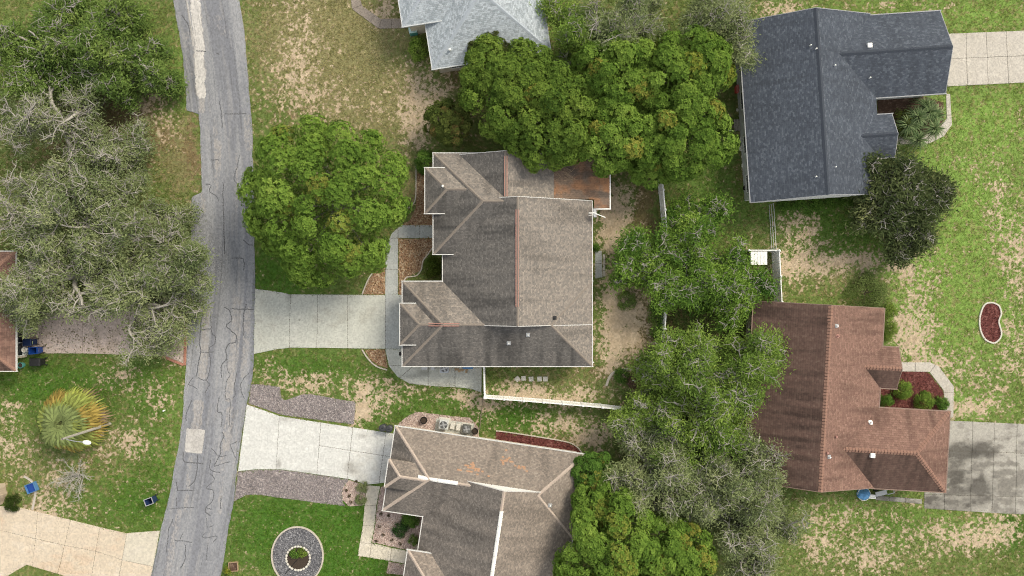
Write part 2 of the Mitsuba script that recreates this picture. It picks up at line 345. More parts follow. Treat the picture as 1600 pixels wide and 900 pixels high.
cr = [C5(0, 450, q) for q in ([(1215, 130), (1260, 128), (1330, 120)], [(1275, 130), (1262, 200), (1255, 260), (1248, 330), (1255, 400), (1240, 470), (1228, 550)], [(1255, 260), (1315, 258)], [(1250, 405), (1340, 400)],
      [(1315, 170), (1325, 280), (1345, 300), (1340, 350), (1310, 380), (1320, 470), (1300, 560), (1280, 575), (1240, 560)], [(1400, 120), (1440, 150), (1450, 200), (1420, 230), (1440, 260), (1475, 300), (1470, 340), (1430, 350), (1410, 390), (1420, 440), (1390, 480), (1385, 560)],
      [(1420, 440), (1425, 520), (1440, 540), (1415, 590), (1410, 690), (1440, 695), (1440, 780), (1430, 870)], [(1440, 130), (1590, 135)], [(1530, 300), (1520, 200), (1540, 100)], [(1560, 530), (1520, 570), (1505, 630), (1530, 690)], [(1180, 600), (1205, 560)], [(1180, 600), (1240, 630)],
      [(1285, 575), (1305, 610), (1280, 660)], [(1370, 680), (1360, 770), (1390, 780), (1380, 870)], [(1480, 530), (1465, 620), (1475, 660), (1455, 690)], [(1200, 700), (1170, 780), (1165, 830)])]
cr += [C5(0, 675, q) for q in ([(1145, 120), (1150, 180), (1210, 190), (1270, 200)], [(1240, 140), (1235, 220), (1220, 300), (1180, 340)], [(1110, 365), (1220, 365)], [(1105, 310), (1110, 370)], [(1105, 410), (1108, 460)], [(1070, 485), (1080, 478), (1215, 470)],
      [(1385, 0), (1395, 30), (1375, 90), (1380, 130), (1350, 190), (1345, 220)], [(1325, 100), (1370, 150), (1420, 145)], [(1350, 210), (1440, 185)], [(1320, 170), (1310, 230), (1380, 255)], [(1310, 260), (1340, 300), (1290, 350), (1335, 370), (1330, 430), (1290, 470), (1330, 480)],
      [(1290, 470), (1285, 500), (1320, 520)], [(1385, 400), (1380, 480)], [(1085, 540), (1060, 600), (1050, 680), (1040, 760)], [(1090, 680), (1140, 680), (1200, 690)], [(1145, 630), (1130, 670)], [(1290, 540), (1300, 590), (1340, 580)], [(1290, 625), (1270, 650), (1290, 660), (1360, 650), (1330, 690)],
      [(1160, 700), (1155, 800), (1130, 850)], [(1300, 690), (1290, 800)], [(1480, 60), (1440, 80)], [(1440, 85), (1485, 180)])]
cr += [C5(0, 225, q) for q in ([(1320, 100), (1370, 100)], [(1285, 250), (1320, 260), (1310, 290), (1355, 330), (1365, 360)], [(1500, 70), (1480, 150), (1465, 210), (1480, 245), (1520, 240)], [(1520, 600), (1560, 630), (1590, 630)], [(1450, 715), (1520, 720), (1525, 790)], [(1395, 240), (1400, 450), (1405, 690)])]
cr += [C5(0, 0, q) for q in ([(1225, 320), (1295, 320)], [(1345, 335), (1375, 340)], [(1375, 630), (1385, 720), (1390, 800)], [(1400, 715), (1540, 710)], [(1140, 95), (1180, 160), (1190, 220)])]
cm = []
for i, q in enumerate(cr):
    p = smoothline(WL(q), 5)
    p = p + (meshkit.fbm(np.c_[p * 2.6, np.full(len(p), i)], 2, 5) - .5)[:, None] * np.array([.18, .12])
    g = LineString(p).buffer(.026 + .016 * rng.random(), cap_style='flat', quad_segs=2).intersection(ROADP.buffer(-.05))
    if not g.is_empty: cm.append(extr(g, .045, .056))
put('crack', cat_(cm), CRACK, road, label='wandering dark filled cracks', kind='stuff')
put('patch', extr(rough_poly([(292, 669), (321, 671), (316, 709), (289, 706)], .03, .3, 2), .04, .062), concrete('concrete_patch', (.455, .44, .425), (.36, .345, .33), .2, (.50, .485, .47), 9.0), road, label='pale rectangular repair patch')

# ------------------------------------------------------------------ driveways and walks, slab by slab
def paved(name, pts, joints, m, label, z1=.05, gap=.034, m2=None, pick=None):
    P = Polygon(WL(pts)).buffer(0)
    NOGRASS.append(P.buffer(-.09))
    key = thing(name, label, None, kind='structure')
    put('joint_bed', extr(P.buffer(-.02), -.05, z1 - .03), JOINT, key)
    cuts = unary_union([LineString(WL(j)).buffer(gap / 2, cap_style='square') for j in joints]) if joints else None
    Q = P.difference(cuts) if cuts is not None else P
    gs = [g for g in getattr(Q, 'geoms', [Q]) if g.area > .05]
    for i, g in enumerate(sorted(gs, key=lambda g: (round(g.centroid.x, 1), g.centroid.y))):
        dz = .006 * (((i * 7) % 5) - 2) / 2
        g = g.buffer(-.03).buffer(.03, quad_segs=2)
        mm = m2 if m2 and pick(*g.centroid.coords[0]) else m
        put('slab', extr(g, -.02, z1 + dz), mm, key)
    return key

paved('driveway', [(398, 451), (440, 457), (453, 460), (602, 461), (628, 461), (628, 545), (602, 545), (545, 544), (455, 543), (430, 546), (397, 553)],
      [[(454, 455), (452, 550)], [(497, 455), (495, 550)], [(543, 455), (543, 550)], [(602, 455), (602, 550)]], CON_A, 'wide pale concrete driveway of the central tan house', m2=CON_A2, pick=lambda x, y: x > W(602, 0)[0])
paved('walkway', [(602, 461.5), (622, 461.5), (622, 372), (678, 372), (678, 352), (627, 352), (613, 364), (603, 385)], [[(600, 421), (625, 421)], [(656, 350), (656, 375)], [(600, 372), (624, 372)], [(622, 350), (622, 372)]], CON_A2, 'grey concrete front walk of the central tan house')
paved('side_patio', [(602, 545.5), (629, 545.5), (629, 571), (645, 573), (753, 573), (752, 613), (735, 607), (715, 605), (690, 604), (665, 602), (640, 599), (622, 589), (608, 572)],
      [[(600, 571), (645, 571)], [(629, 545), (629, 571)], [(669, 570), (669, 610)], [(711, 570), (711, 610)], [(646, 572), (622, 592)]], CON_A, 'curved concrete side pad below the central tan house')
paved('driveway', [(386, 632), (437, 650), (455, 653), (612, 677), (622, 680), (610, 753), (573, 757), (545, 748), (440, 733), (400, 733), (372, 736)],
      [[(437, 645), (431, 740)], [(502, 655), (495, 745)], [(552, 662), (542, 752)], [(604, 670), (592, 758)], [(499, 696), (620, 715)]], CON_B, 'bright white concrete driveway of the bottom brown house')
paved('walkway', [(573, 758), (594, 760), (588, 790), (585, 822), (580, 848), (612, 856), (645, 862), (642, 882), (610, 876), (559, 868), (567, 822), (570, 790)],
      [[(566, 789), (592, 790)], [(563, 820), (590, 822)], [(558, 847), (584, 850)], [(581, 845), (577, 875)], [(613, 850), (609, 880)]], concrete('concrete_ivory', (.53, .49, .41), (.42, .38, .31), .25, (.58, .54, .47), 8.0), 'ivory slab walk turning a corner at the bottom brown house')
paved('driveway', [(1482, 53), (1700, 44), (1700, 124), (1480, 135), (1479, 110)], [[(1509, 40), (1511, 140)], [(1540, 40), (1544, 140)], [(1571, 40), (1576, 140)], [(1604, 40), (1608, 140)], [(1640, 40), (1643, 140)], [(1478, 92), (1720, 83)]], CON_C, 'tan concrete driveway of the slate blue house')
paved('walkway', [(1478, 147), (1484, 147), (1487, 195), (1474, 213), (1452, 224), (1398, 226), (1398, 214), (1445, 212), (1470, 197), (1479, 185)], [[(1404, 205), (1404, 230)], [(1450, 205), (1450, 230)], [(1475, 180), (1490, 180)]], CON_C, 'narrow tan walk round the spiky bush of the slate blue house')
paved('driveway', [(1480, 657), (1700, 667), (1700, 808), (1548, 801), (1444, 794), (1444, 769), (1478, 769)], [[(1520, 650), (1515, 810)], [(1554, 650), (1549, 810)], [(1589, 650), (1586, 810)], [(1625, 650), (1622, 810)], [(1476, 704), (1720, 712)], [(1476, 690), (1475, 815)], [(1440, 772), (1720, 779)]], CON_D, 'stained grey concrete driveway of the red roofed house')
paved('walkway', [(1404, 566), (1452, 566), (1466, 572), (1490, 604), (1489, 652), (1476, 652), (1474, 610), (1452, 581), (1404, 580)], [[(1430, 560), (1430, 585)], [(1464, 566), (1450, 585)], [(1494, 612), (1470, 614)]], CON_C, 'curved grey walk at the red roofed house')
paved('walkway', [(545, -40), (561, -40), (563, 0), (567, 10), (595, 30), (634, 29), (636, 44), (592, 45), (550, 14)], [[(546, 16), (570, 6)], [(590, 50), (598, 25)], [(612, 50), (612, 25)]], concrete('concrete_brown', (.26, .225, .195), (.17, .145, .12), .4, (.31, .27, .24), 10.0), 'brownish angular walk beside the pale blue roofed house')
fd = paved('driveway', [(38, 478), (296, 462), (291, 569), (255, 556), (130, 552), (60, 552), (40, 545)], [[(66, 470), (66, 560)], [(130, 460), (130, 560)], [(210, 460), (210, 560)]], CON_F, 'pinkish driveway strewn with leaves under the grey oaks')
paved('driveway', [(-60, 786), (32, 793), (110, 812), (150, 822), (197, 833), (250, 829), (236, 905), (205, 1000), (90, 1000), (100, 899), (70, 890), (42, 882), (15, 898), (-60, 930)],
      [[(60, 795), (56, 842), (50, 890)], [(112, 805), (96, 875), (88, 905)], [(157, 820), (145, 890), (130, 990)], [(200, 825), (190, 880), (170, 990)], [(-60, 812), (0, 828), (45, 839), (102, 852), (150, 861), (192, 875), (245, 886)]], CON_G, 'peach coloured concrete driveway at the bottom left', m2='concrete_ivory', pick=lambda x, y: x > W(190, 0)[0])
# brick border of the leaf-strewn driveway
bm = []
for q in ([(291.5, 464), (289, 571)], [(287, 570), (254, 556.5)]):
    p = np.array(WL(q)); L = np.linalg.norm(p[1] - p[0]); d = (p[1] - p[0]) / L
    ang = math.degrees(math.atan2(d[1], d[0]))
    for i in range(int(L / .11)):
        c = p[0] + d * (i + .5) * .11
        bm.append(place(bx(-.05, .05, -.11, .11, 0, .085 + .008 * rng.random()), c[0], c[1], 0, ang + rng.normal(0, 1.5)))
put('brick_border', cat_(bm), BRICK, fd, label='red brick edging', kind='stuff')

# ------------------------------------------------------------------ beds: gravel, mulch and curbs
def bed(name, pts, m, label, z=.035, rough=.05):
    P = rough_poly(pts, rough, .2, len(NOGRASS)) if rough else Polygon(WL(pts)).buffer(0)
    NOGRASS.append(P.buffer(-.08))
    put(name, extr(P, -.02, z), m, label=label, kind='structure')
    return P
def curb(pts, label, w=.11, h=.10, m=CURB, closed=False):
    p = smoothline(WL(pts), 5)
    put('garden_curb', ribbon(p, w, 0, h, ws=True), m, label=label, cat='garden edging')
    NOGRASS.append(LineString(p).buffer(w / 2))

g1 = bed('gravel_strip', [(393, 600), (420, 602), (437, 605), (440, 622), (446, 626), (456, 622), (472, 616), (487, 616), (520, 622), (556, 628), (553, 663), (440, 648), (388, 630)], GRAV, 'grey purple gravel strip above the white driveway')
g2 = bed('gravel_strip', [(372, 737), (400, 734), (440, 734), (545, 749), (535, 765), (536, 785), (540, 791), (480, 783), (432, 777), (400, 772), (385, 773), (366, 783)], GRAV, 'grey purple gravel strip below the white driveway')
r1 = bed('gravel_bed', [(545, 750), (572, 758), (569, 789), (545, 791), (535, 780), (533, 765)], GRAVP, 'small rosy gravel bed at the end of the lower gravel strip')
r2_ = bed('gravel_bed', [(595, 761), (612, 757), (608, 797), (668, 805), (660, 853), (640, 860), (581, 847), (586, 822), (589, 790)], GRAVP, 'rosy gravel bed between ivory walk and bottom brown house')
r3 = bed('gravel_bed', [(607, 877), (640, 883), (638, 900), (604, 895)], GRAVP, 'rosy gravel patch at the lower end of the ivory walk')
r4 = bed('gravel_bed', [(618, 668), (630, 655), (640, 648), (652, 643), (680, 647), (735, 653), (748, 668), (748, 700), (620, 685)], GRAVP, 'rosy gravel bed around the air conditioners')
m1 = bed('mulch_bed', [(623, 373), (682, 373), (678, 388), (662, 406), (657, 424), (640, 431), (630, 440), (629, 461), (623, 461)], MUL_T, 'tan mulch bed right of the front walk')
m3_ = bed('mulch_bed', [(652, 268), (670, 268), (670, 333), (684, 333), (684, 352), (627, 352), (640, 345), (650, 325)], MUL_T, 'tan mulch bed above the front walk by the bush')
m4 = bed('mulch_bed', [(602, 405), (602, 460), (567, 460), (576, 438), (590, 420)], MUL_T, 'tan mulch bed in the corner of driveway and walk')
m5 = bed('mulch_bed', [(570, 546), (601, 546), (606, 575), (592, 571), (578, 560)], MUL_T, 'small tan mulch bed below the central driveway')
m6 = bed('mulch_bed', [(775, 674), (800, 677), (880, 690), (900, 698), (909, 709), (909, 715), (860, 715), (775, 700)], MUL_M, 'reddish mulch strip along the top of the bottom brown house')
m7 = bed('mulch_bed', [(1371, 156), (1440, 150), (1474, 160), (1474, 195), (1445, 212), (1371, 212)], MUL_D, 'dark mulch bed at the entry of the slate blue house')
m8 = bed('mulch_bed', [(1404, 580), (1450, 581), (1474, 612), (1474, 648), (1366, 640), (1366, 607), (1398, 606)], MUL_M, 'maroon mulch bed at the entry of the red roofed house')
kid = smoothline([(1200 + x / 4, 450 + y / 4) for x, y in [(1400, 90), (1440, 110), (1455, 160), (1440, 210), (1455, 270), (1450, 310), (1420, 340), (1390, 340), (1350, 315), (1325, 260), (1320, 190), (1340, 120), (1365, 95), (1400, 90)]], 5)
m9 = bed('mulch_bed', [tuple(q) for q in kid], MUL_M, 'kidney shaped maroon mulch bed in the right lawn', rough=0)
p = WL([tuple(q) for q in kid]); NOGRASS.append(Polygon(p).buffer(.1))
put('garden_curb', extr(Polygon(p).buffer(.06).difference(Polygon(p).buffer(-.07)), 0, .10), CURBW, label='pale curb ring round the kidney shaped bed', cat='garden edging')
curb([(679, 383), (669, 397), (661, 408), (658, 422), (650, 431), (636, 433), (630, 441)], 'curving curb between tan mulch and green plant at central house')
curb([(650, 255), (650, 300), (647, 317), (636, 326)], 'curb left of the upper tan mulch bed')
curb([(604, 400), (590, 418), (577, 434), (566, 460)], 'curved curb left of the corner mulch bed')
curb([(566, 546), (575, 560), (588, 572), (605, 578)], 'curved curb below the small mulch bed')
curb([(775, 673), (800, 676), (880, 689), (900, 697), (910, 708)], 'low edging above the reddish mulch strip', m=CURB, w=.09)
curb([(947, 603), (952, 590), (960, 581), (975, 577), (1000, 577)], 'arc of pale edging by the round brown bed', w=.22, h=.07, m=CURB)
curb([(38, 744), (50, 752), (56, 766), (54, 782), (51, 796)], 'curved edging round the blue tub', w=.18, h=.08)
rb = bed('mulch_bed', [tuple(np.array([993, 594]) + 15 * np.array([math.cos(t), math.sin(t)])) for t in np.arange(24) * math.pi / 12], MUL_D, 'round brown bed by the backyard trees')
# oval island
def ell(cx, cy, rx, ry, n=48): return [(cx + rx * math.cos(t), cy + ry * math.sin(t)) for t in np.arange(n) * 2 * math.pi / n]
ov = bed('gravel_island', ell(465, 868, 40, 45), GRAVD, 'dark gravel oval island in the lower lawn', rough=0)
po = Polygon(WL(ell(465, 868, 40, 45))); NOGRASS.append(po.buffer(.12))
put('garden_curb', extr(po.buffer(.07).difference(po.buffer(-.07)), 0, .11), CURB, label='beige curb ring of the dark gravel oval', cat='garden edging')
put('planting_soil', extr(Polygon(WL(ell(466, 872, 17, 17, 24))), 0, .06), SOIL, label='dark soil inside the ring of white stones', kind='structure')
sr = thing('stone_ring', 'ring of white stones in the dark gravel oval', 'stones')
for i in range(24):
    t = i * 2 * math.pi / 24 + rng.normal(0, .02)
    x, y = W(466 + 18.5 * math.cos(t), 872 + 18.5 * math.sin(t))
    m = trimesh.creation.icosphere(1)
    m.vertices *= np.array([.14, .11, .10]) * (1 + .25 * (meshkit.noise(m.vertices * 2 + i) - .5)[:, None])
    put('stone', place(m, x, y, .07, math.degrees(-t) + 90), STONE, sr, smooth=True)
put('irrigation_pipe', ribbon([(446, 897), (456, 884), (465, 874)], .05, .04, .09), BLACK, label='short black pipe across the dark gravel oval', cat='pipe')

# ------------------------------------------------------------------ houses
class House:
    def __init__(s, name, label, ang, k, roofmat, wallmat, gutter, cap, capw=.34, ridge_mat=None, over=.45):
        s.key = thing(name, label, 'house')
        s.a, s.k, s.rm, s.wm, s.gut, s.cap, s.capw, s.over = ang, k, roofmat, wallmat, gutter, cap, capw, over
        s.w, s.caplap, s.capstep = [], 1.25, .24
    def R(s, m): return rot(m, s.a) if m is not None else None
    def wing(s, u0, u1, v0, v1, eave=2.8, axis='u', ends='gg', gut='nsew', walls=True):
        s.w.append(dict(u0=u0, u1=u1, v0=v0, v1=v1, e=eave, ax=axis, ends=ends, gut=gut, walls=walls))
    def wz(s, w, u, v):
        if not (w['u0'] <= u <= w['u1'] and w['v0'] <= v <= w['v1']): return -9
        ds = []
        lo, hi = w['ends']
        if w['ax'] == 'u':
            ds = [v - w['v0'], w['v1'] - v] + ([u - w['u0']] if lo == 'h' else []) + ([w['u1'] - u] if hi == 'h' else [])
        else:
            ds = [u - w['u0'], w['u1'] - u] + ([v - w['v0']] if lo == 'h' else []) + ([w['v1'] - v] if hi == 'h' else [])
        return w['e'] + s.k * min(ds)
    def z(s, u, v): return max(s.wz(w, u, v) for w in s.w)
    def build(s):
        k, man, wal, caps, gts, rakes = s.k, None, None, [], [], []
        TH = .20
        foot = []
        for w in s.w:
            u0, u1, v0, v1, e = (w[q] for q in ('u0', 'u1', 'v0', 'v1', 'e'))
            foot.append(sbox(u0, v0, u1, v1))
            if w['ax'] == 'u':
                h = (v1 - v0) / 2; c = (v0 + v1) / 2
                a = (u0 + (h if w['ends'][0] == 'h' else 0), c); b = (u1 - (h if w['ends'][1] == 'h' else 0), c)
                ends = [(u0, v0, u0, v1, a, -1, 0), (u1, v0, u1, v1, b, 1, 0)]
                sides = [(u0, v0, u1, v0, 's'), (u0, v1, u1, v1, 'n')]
            else:
                h = (u1 - u0) / 2; c = (u0 + u1) / 2
                a = (c, v0 + (h if w['ends'][0] == 'h' else 0)); b = (c, v1 - (h if w['ends'][1] == 'h' else 0))
                ends = [(u0, v0, u1, v0, a, 0, -1), (u0, v1, u1, v1, b, 0, 1)]
                sides = [(u0, v0, u0, v1, 'w'), (u1, v0, u1, v1, 'e')]
            zr = e + h * k
            pts = [(x, y, zz) for x in (u0, u1) for y in (v0, v1) for zz in (e, e - TH)] + [(*a, zr), (*b, zr)]
            M = m3.Manifold.hull_points(np.array(pts, np.float64))
            man = M if man is None else man + M
            o = s.over
            if w['walls']:
                ez = e - TH + .03
                B = m3.Manifold.cube([u1 - u0 - 2 * o, v1 - v0 - 2 * o, ez]).translate([u0 + o, v0 + o, 0])
                wal = B if wal is None else wal + B
            caps.append((a, b, zr, zr, k))
            for f, (x0, y0, x1, y1, r, dx, dy) in zip(w['ends'], ends):
                if f == 'h':
                    caps += [((x0, y0), r, e, zr, k * .7), ((x1, y1), r, e, zr, k * .7)]
                    face = {(-1, 0): 'w', (1, 0): 'e', (0, -1): 's', (0, 1): 'n'}[(dx, dy)]
                    sides.append((x0, y0, x1, y1, face))
                elif f == 'g':
                    t = .03
                    pz = [(x0, y0, e - TH), (x1, y1, e - TH), (x0, y0, e - .10), (x1, y1, e - .10), (*r, zr - .16)]
                    tri = np.array([(x + dx * q, y + dy * q, zz) for x, y, zz in pz for q in (-.01, t)])
                    put('gable', s.R(trimesh.convex.convex_hull(tri)), WHITE if s.gut == GUTW else s.wm, s.key)
                    for (x, y) in ((x0, y0), (x1, y1)):
                        pr = np.array([(xx + dx * q, yy + dy * q, zz + dz) for xx, yy, zz in ((x, y, e), (*r, zr)) for q in (-.01, .04) for dz in (-.14, .008)])
                        rakes.append(trimesh.convex.convex_hull(pr))
            for x0, y0, x1, y1, f in sides:
                if f not in w['gut']: continue
                d = .08
                nx, ny = {'s': (0, -1), 'n': (0, 1), 'w': (-1, 0), 'e': (1, 0)}[f]
                xs, ys = sorted((x0, x1)), sorted((y0, y1))
                ex = .0 if f in 'ns' else .06
                if f in 'ns': q = (xs[0] - .12, xs[1] + .12, y0 + min(0, ny * d), y0 + max(0, ny * d))
                else: q = (x0 + min(0, nx * d), x0 + max(0, nx * d), ys[0], ys[1])
                o_ = bx(q[0], q[1], q[2], q[3], e - .13 + ex * .02, e + .012 + ex * .03)
                gts.append(o_)
        mm = man.to_mesh()
        s.foot = unary_union(foot)
        put('roof', s.R(trimesh.Trimesh(mm.vert_properties[:, :3], mm.tri_verts)), s.rm, s.key)
        s.roof = s.key + '__roof'
        wm_ = wal.to_mesh()
        put('wall', s.R(trimesh.Trimesh(wm_.vert_properties[:, :3], wm_.tri_verts)), s.wm, s.key)
        for g in gts: put('gutter', s.R(g), s.gut, s.key)
        for g in rakes: put('rake_board', s.R(g), s.gut, s.key)
        out = []
        for a, b, za, zb, kk in caps:
            a, b = np.array(a), np.array(b)
            L = np.linalg.norm(b - a)
            if L < .3: continue
            n = max(1, int(L / s.capstep))
            d = (b - a) / L; pr = np.array([-d[1], d[0]])
            for i in range(n):
                t0, t1 = i / n, min(1, (i + s.caplap) / n)
                p0, p1 = a + (b - a) * t0, a + (b - a) * t1
                z0, z1 = za + (zb - za) * t0, za + (zb - za) * t1
                pm = (p0 + p1) / 2
                if (z0 + z1) / 2 < s.z(*pm) - .02 or len(s.w) > 1 and any(s.wz(w, *pm) > (z0 + z1) / 2 + .02 for w in s.w): continue
                hw = s.capw / 2 * (1 + .06 * rng.normal())
                vv = []
                for p, zz, up in ((p0, z0, .028), (p1, z1, .016)):
                    vv += [(*(p + pr * hw), zz - hw * kk + up - .012), (*(p - pr * hw), zz - hw * kk + up - .012), (*p, zz + up + .012), (*(p + pr * hw), zz - hw * kk - .02), (*(p - pr * hw), zz - hw * kk - .02)]
                out.append(trimesh.convex.convex_hull(np.array(vv)))
        if out: put('ridge_cap', s.R(cat_(out)), s.cap, s.roof, kind='stuff')
        NOGRASS.append(shapely.affinity.rotate(unary_union([f.buffer(-s.over + .05) for f in foot]), s.a, origin=(0, 0)))
        return s
    def vent(s, u, v, r=.06, h=.28, m=None, flash=.17):
        z = s.z(u, v)
        key = put('pipe_vent', s.R(cat_([cyl(u, v, z - .15, z + h, r, 14)])), m or WHITE, s.roof)
        if flash: put('flashing', s.R(s.drape(u - flash, u + flash, v - flash, v + flash, .03)), m or METAL, key)
    def boxvent(s, u, v, w=.3, h=.2, m=None):
        z = s.z(u, v)
        put('box_vent', s.R(cham(u - w / 2, u + w / 2, v - w / 2, v + w / 2, z - .1, z + h, .04)), m or WHITE, s.roof)
    def drape(s, u0, u1, v0, v1, t, n=6, sub=0):
        us, vs = np.linspace(u0, u1, n), np.linspace(v0, v1, n)
        top = np.array([(u, v, s.z(u, v) + t) for u in us for v in vs]); bot = top - [0, 0, t + .03]
        f = []
        for i in range(n - 1):
            for j in range(n - 1):
                a = i * n + j; f += [(a, a + n, a + n + 1), (a, a + n + 1, a + 1)]
        N = n * n
        f2 = [(c + N, b + N, a + N) for a, b, c in f]
        ed = [i * n for i in range(n)] + [(n - 1) * n + j for j in range(1, n)] + [i * n + n - 1 for i in range(n - 2, -1, -1)] + [j for j in range(n - 2, 0, -1)]
        for a, b in zip(ed, ed[1:] + ed[:1]): f2 += [(a, a + N, b + N), (a, b + N, b)]
        return trimesh.Trimesh(np.vstack([top, bot]), f + f2, process=False)
    def ridge_vent(s, u0, u1, v0, v1, m, w=.16, h=.075, name='ridge_vent', label=None):
        a, b = np.array([u0, v0]), np.array([u1, v1])
        L = np.linalg.norm(b - a); d = (b - a) / L; pr = np.array([-d[1], d[0]])
        key = None
        n = max(1, int(L / 1.2))
        for i in range(n):
            p0, p1 = a + d * (L * i / n + .015), a + d * (L * (i + 1) / n - .015)
            vv = []
            for p in (p0, p1):
                z = s.z(*p)
                for q, dz in ((-w, -w * s.k), (w, -w * s.k), (-.8 * w, h - .8 * w * s.k), (.8 * w, h - .8 * w * s.k), (0, h)):
                    vv.append((*(p + pr * q), z + dz))
            put(name, s.R(trimesh.convex.convex_hull(np.array(vv))), m, s.roof, label=label)
    def opening(s, u, v, face, w, z0, z1, kind='window', cols=2):
        """frame, panes (or door panels) on a wall plane at local u, v"""
        dx, dy = {'n': (0, 1), 's': (0, -1), 'e': (1, 0), 'w': (-1, 0)}[face]
        def slabm(a0, a1, b0, b1, t0, t1):
            if dx: return s.R(bx(u + min(dx * t0, dx * t1), u + max(dx * t0, dx * t1), v + a0, v + a1, b0, b1))
            return s.R(bx(u + a0, u + a1, v + min(dy * t0, dy * t1), v + max(dy * t0, dy * t1), b0, b1))
        if kind == 'window':
            fr = [slabm(-w / 2 - .06, -w / 2, z0 - .06, z1 + .06, -.01, .06), slabm(w / 2, w / 2 + .06, z0 - .06, z1 + .06, -.01, .06), slabm(-w / 2, w / 2, z0 - .06, z0, -.01, .06), slabm(-w / 2, w / 2, z1, z1 + .06, -.01, .06), slabm(-w / 2, w / 2, (z0 + z1) / 2 - .02, (z0 + z1) / 2 + .02, .012, .04)]
            key = put('window', cat_(fr), WHITE, s.key)
            put('pane', slabm(-w / 2, w / 2, z0, z1, -.01, .012), GLASSD, key)
        elif kind == 'door':
            key = put('door', slabm(-w / 2, w / 2, z0, z1, -.01, .03), RUSTV, s.key)
            put('handle', slabm(w / 2 - .15, w / 2 - .08, 1.0, 1.06, .03, .09), METAL, key)
        else:
            key = child(s.key, 'garage_door')
            n = 4
            for i in range(n):
                a, b = z0 + (z1 - z0) * i / n, z0 + (z1 - z0) * (i + 1) / n - .015
                put('panel', slabm(-w / 2, w / 2, a, b, -.01, .03), WHITE, key)

# the central house
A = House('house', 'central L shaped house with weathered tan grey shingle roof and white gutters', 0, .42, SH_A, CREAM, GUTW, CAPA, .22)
A.wing(-6.07, 7.03, -3.2, 7.66, 2.8, 'v', 'gg', 'we')
A.wing(-9.61, 7.03, -6.86, .56, 2.8, 'u', 'hh')
A.wing(-9.74, -5.9, -4.93, -1.36, 3.32, 'u', 'hn', 'nsw', False)
A.wing(-6.85, -.4, 2.96, 11.75, 3.2, 'u', 'hn', 'nsw')
A.wing(-4.72, 3.66, 5.2, 11.62, 3.2, 'v', 'ng', '')
A.wing(-7.52, -3.6, 6.48, 10.4, 3.62, 'u', 'hn', 'nsw', False)
A.build()
pr = Polygon([(3.64, 7.78), (7.2, 7.78), (7.2, 7.0), (8.57, 7.0), (8.57, 11.6), (3.64, 11.6)])
pm_ = extr(pr, 0, .16); pm_.vertices[:, 2] += 2.98 - (pm_.vertices[:, 0] - 3.64) * .06
pk = put('porch_roof', pm_, RUSTROOF, A.key, label='rusty brown low porch roof at the corner')
for q in ((8.57, 8.68, 7.0, 11.6), (7.2, 8.68, 6.89, 7.0)): put('gutter', bx(*q, 2.62, 2.86), WHITE, A.key)
for x, y in ((8.35, 7.25), (8.35, 11.3), (7.4, 7.25)): put('porch_post', bx(x - .05, x + .05, y - .05, y + .05, 0, 2.7), WHITE, A.key)
for sgn in (-1, 1):
    A.ridge_vent(.43 + sgn * .10, .43 + sgn * .10, -1.6, 6.6, RUSTV, .045, .07)
    A.ridge_vent(-.53 + sgn * .10, -.53 + sgn * .10, 7.75, 11.2, RUSTV, .045, .07)
    A.ridge_vent(-7.2, -4.5, -3.15 + sgn * .10, -3.15 + sgn * .10, RUSTV, .045, .07)
A.vent(*W(825, 523, 3.9), .05, .3); A.vent(*W(795, 536, 3.5), .05, .3); A.vent(*W(867, 497, 4.4), .05, .22, DARK); A.boxvent(*W(692, 291, 4.2), .2, .08)
A.opening(-9.61 + .45, -3.1, 'w', 4.9, .05, 2.2, 'garage')
for v in (8.4, 4.6): A.opening(-6.4, v, 'w', 1.6, .9, 2.1)
A.opening(-5.62, 1.6, 'w', .95, .05, 2.1, 'door')
for v in (-5.2, -1.5, 3.0, 6.0): A.opening(6.58, v, 'e', 1.5, .9, 2.1)
for u in (-2.2, 3.0): A.opening(u, -6.41, 's', 1.4, .9, 2.1)
ds = put('downspout', cat_([bx(7.15, 7.22, -6.6, -6.53, .1, 2.7)]), WHITE, A.key)

# bottom brown house
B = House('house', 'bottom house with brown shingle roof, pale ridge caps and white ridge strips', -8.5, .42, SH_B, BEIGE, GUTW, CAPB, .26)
B.wing(-8.32, 8.52, -20.98, -13.52, 2.8, 'u', 'hh')
B.wing(-8.34, -3.8, -18.66, -16.2, 3.74, 'u', 'hn', 'w', False)
B.wing(-4.75, 8.5, -34, -16.95, 2.8, 'v', 'ng', 'we')
B.wing(-5.6, .5, -29.6, -23.92, 3.3, 'u', 'hn', 'nsw')
B.build()
B.ridge_vent(-5.6, -2.1, -17.23, -17.23, WHITE, .17, .10, label='white ridge strip'); B.ridge_vent(1.9, 1.9, -34, -18.6, WHITE, .17, .10)
ro = np.random.default_rng(77)
opz = []
for cu, cv, su, sv, n_ in ((-1.15, -15.95, .55, .22, 26), (1.5, -15.0, .38, .22, 15), (3.2, -15.4, .35, .15, 8)):
    for i in range(n_):
        u_, v_ = cu + ro.normal(0, su), cv + round(ro.normal(0, sv) / .14) * .14
        opz.append(B.drape(u_, u_ + .2, v_, v_ + .12, .012, 2))
put('shingle_patch', B.R(cat_(opz)), ORANGE, B.roof, label='scattered orange shingles', kind='stuff')
q = W(860, 792, 4.3); l_ = np.array([[math.cos(math.radians(8.5)), -math.sin(math.radians(8.5))], [math.sin(math.radians(8.5)), math.cos(math.radians(8.5))]]) @ q
B.vent(*l_, .05, .3)
B.opening(-7.87, -17.3, 'w', 4.9, .05, 2.2, 'garage')
B.opening(-4.3, -22.4, 'w', 1.0, .05, 2.1, 'door')
for u in (-4, 2, 6): B.opening(u, -13.97, 'n', 1.4, .9, 2.1)

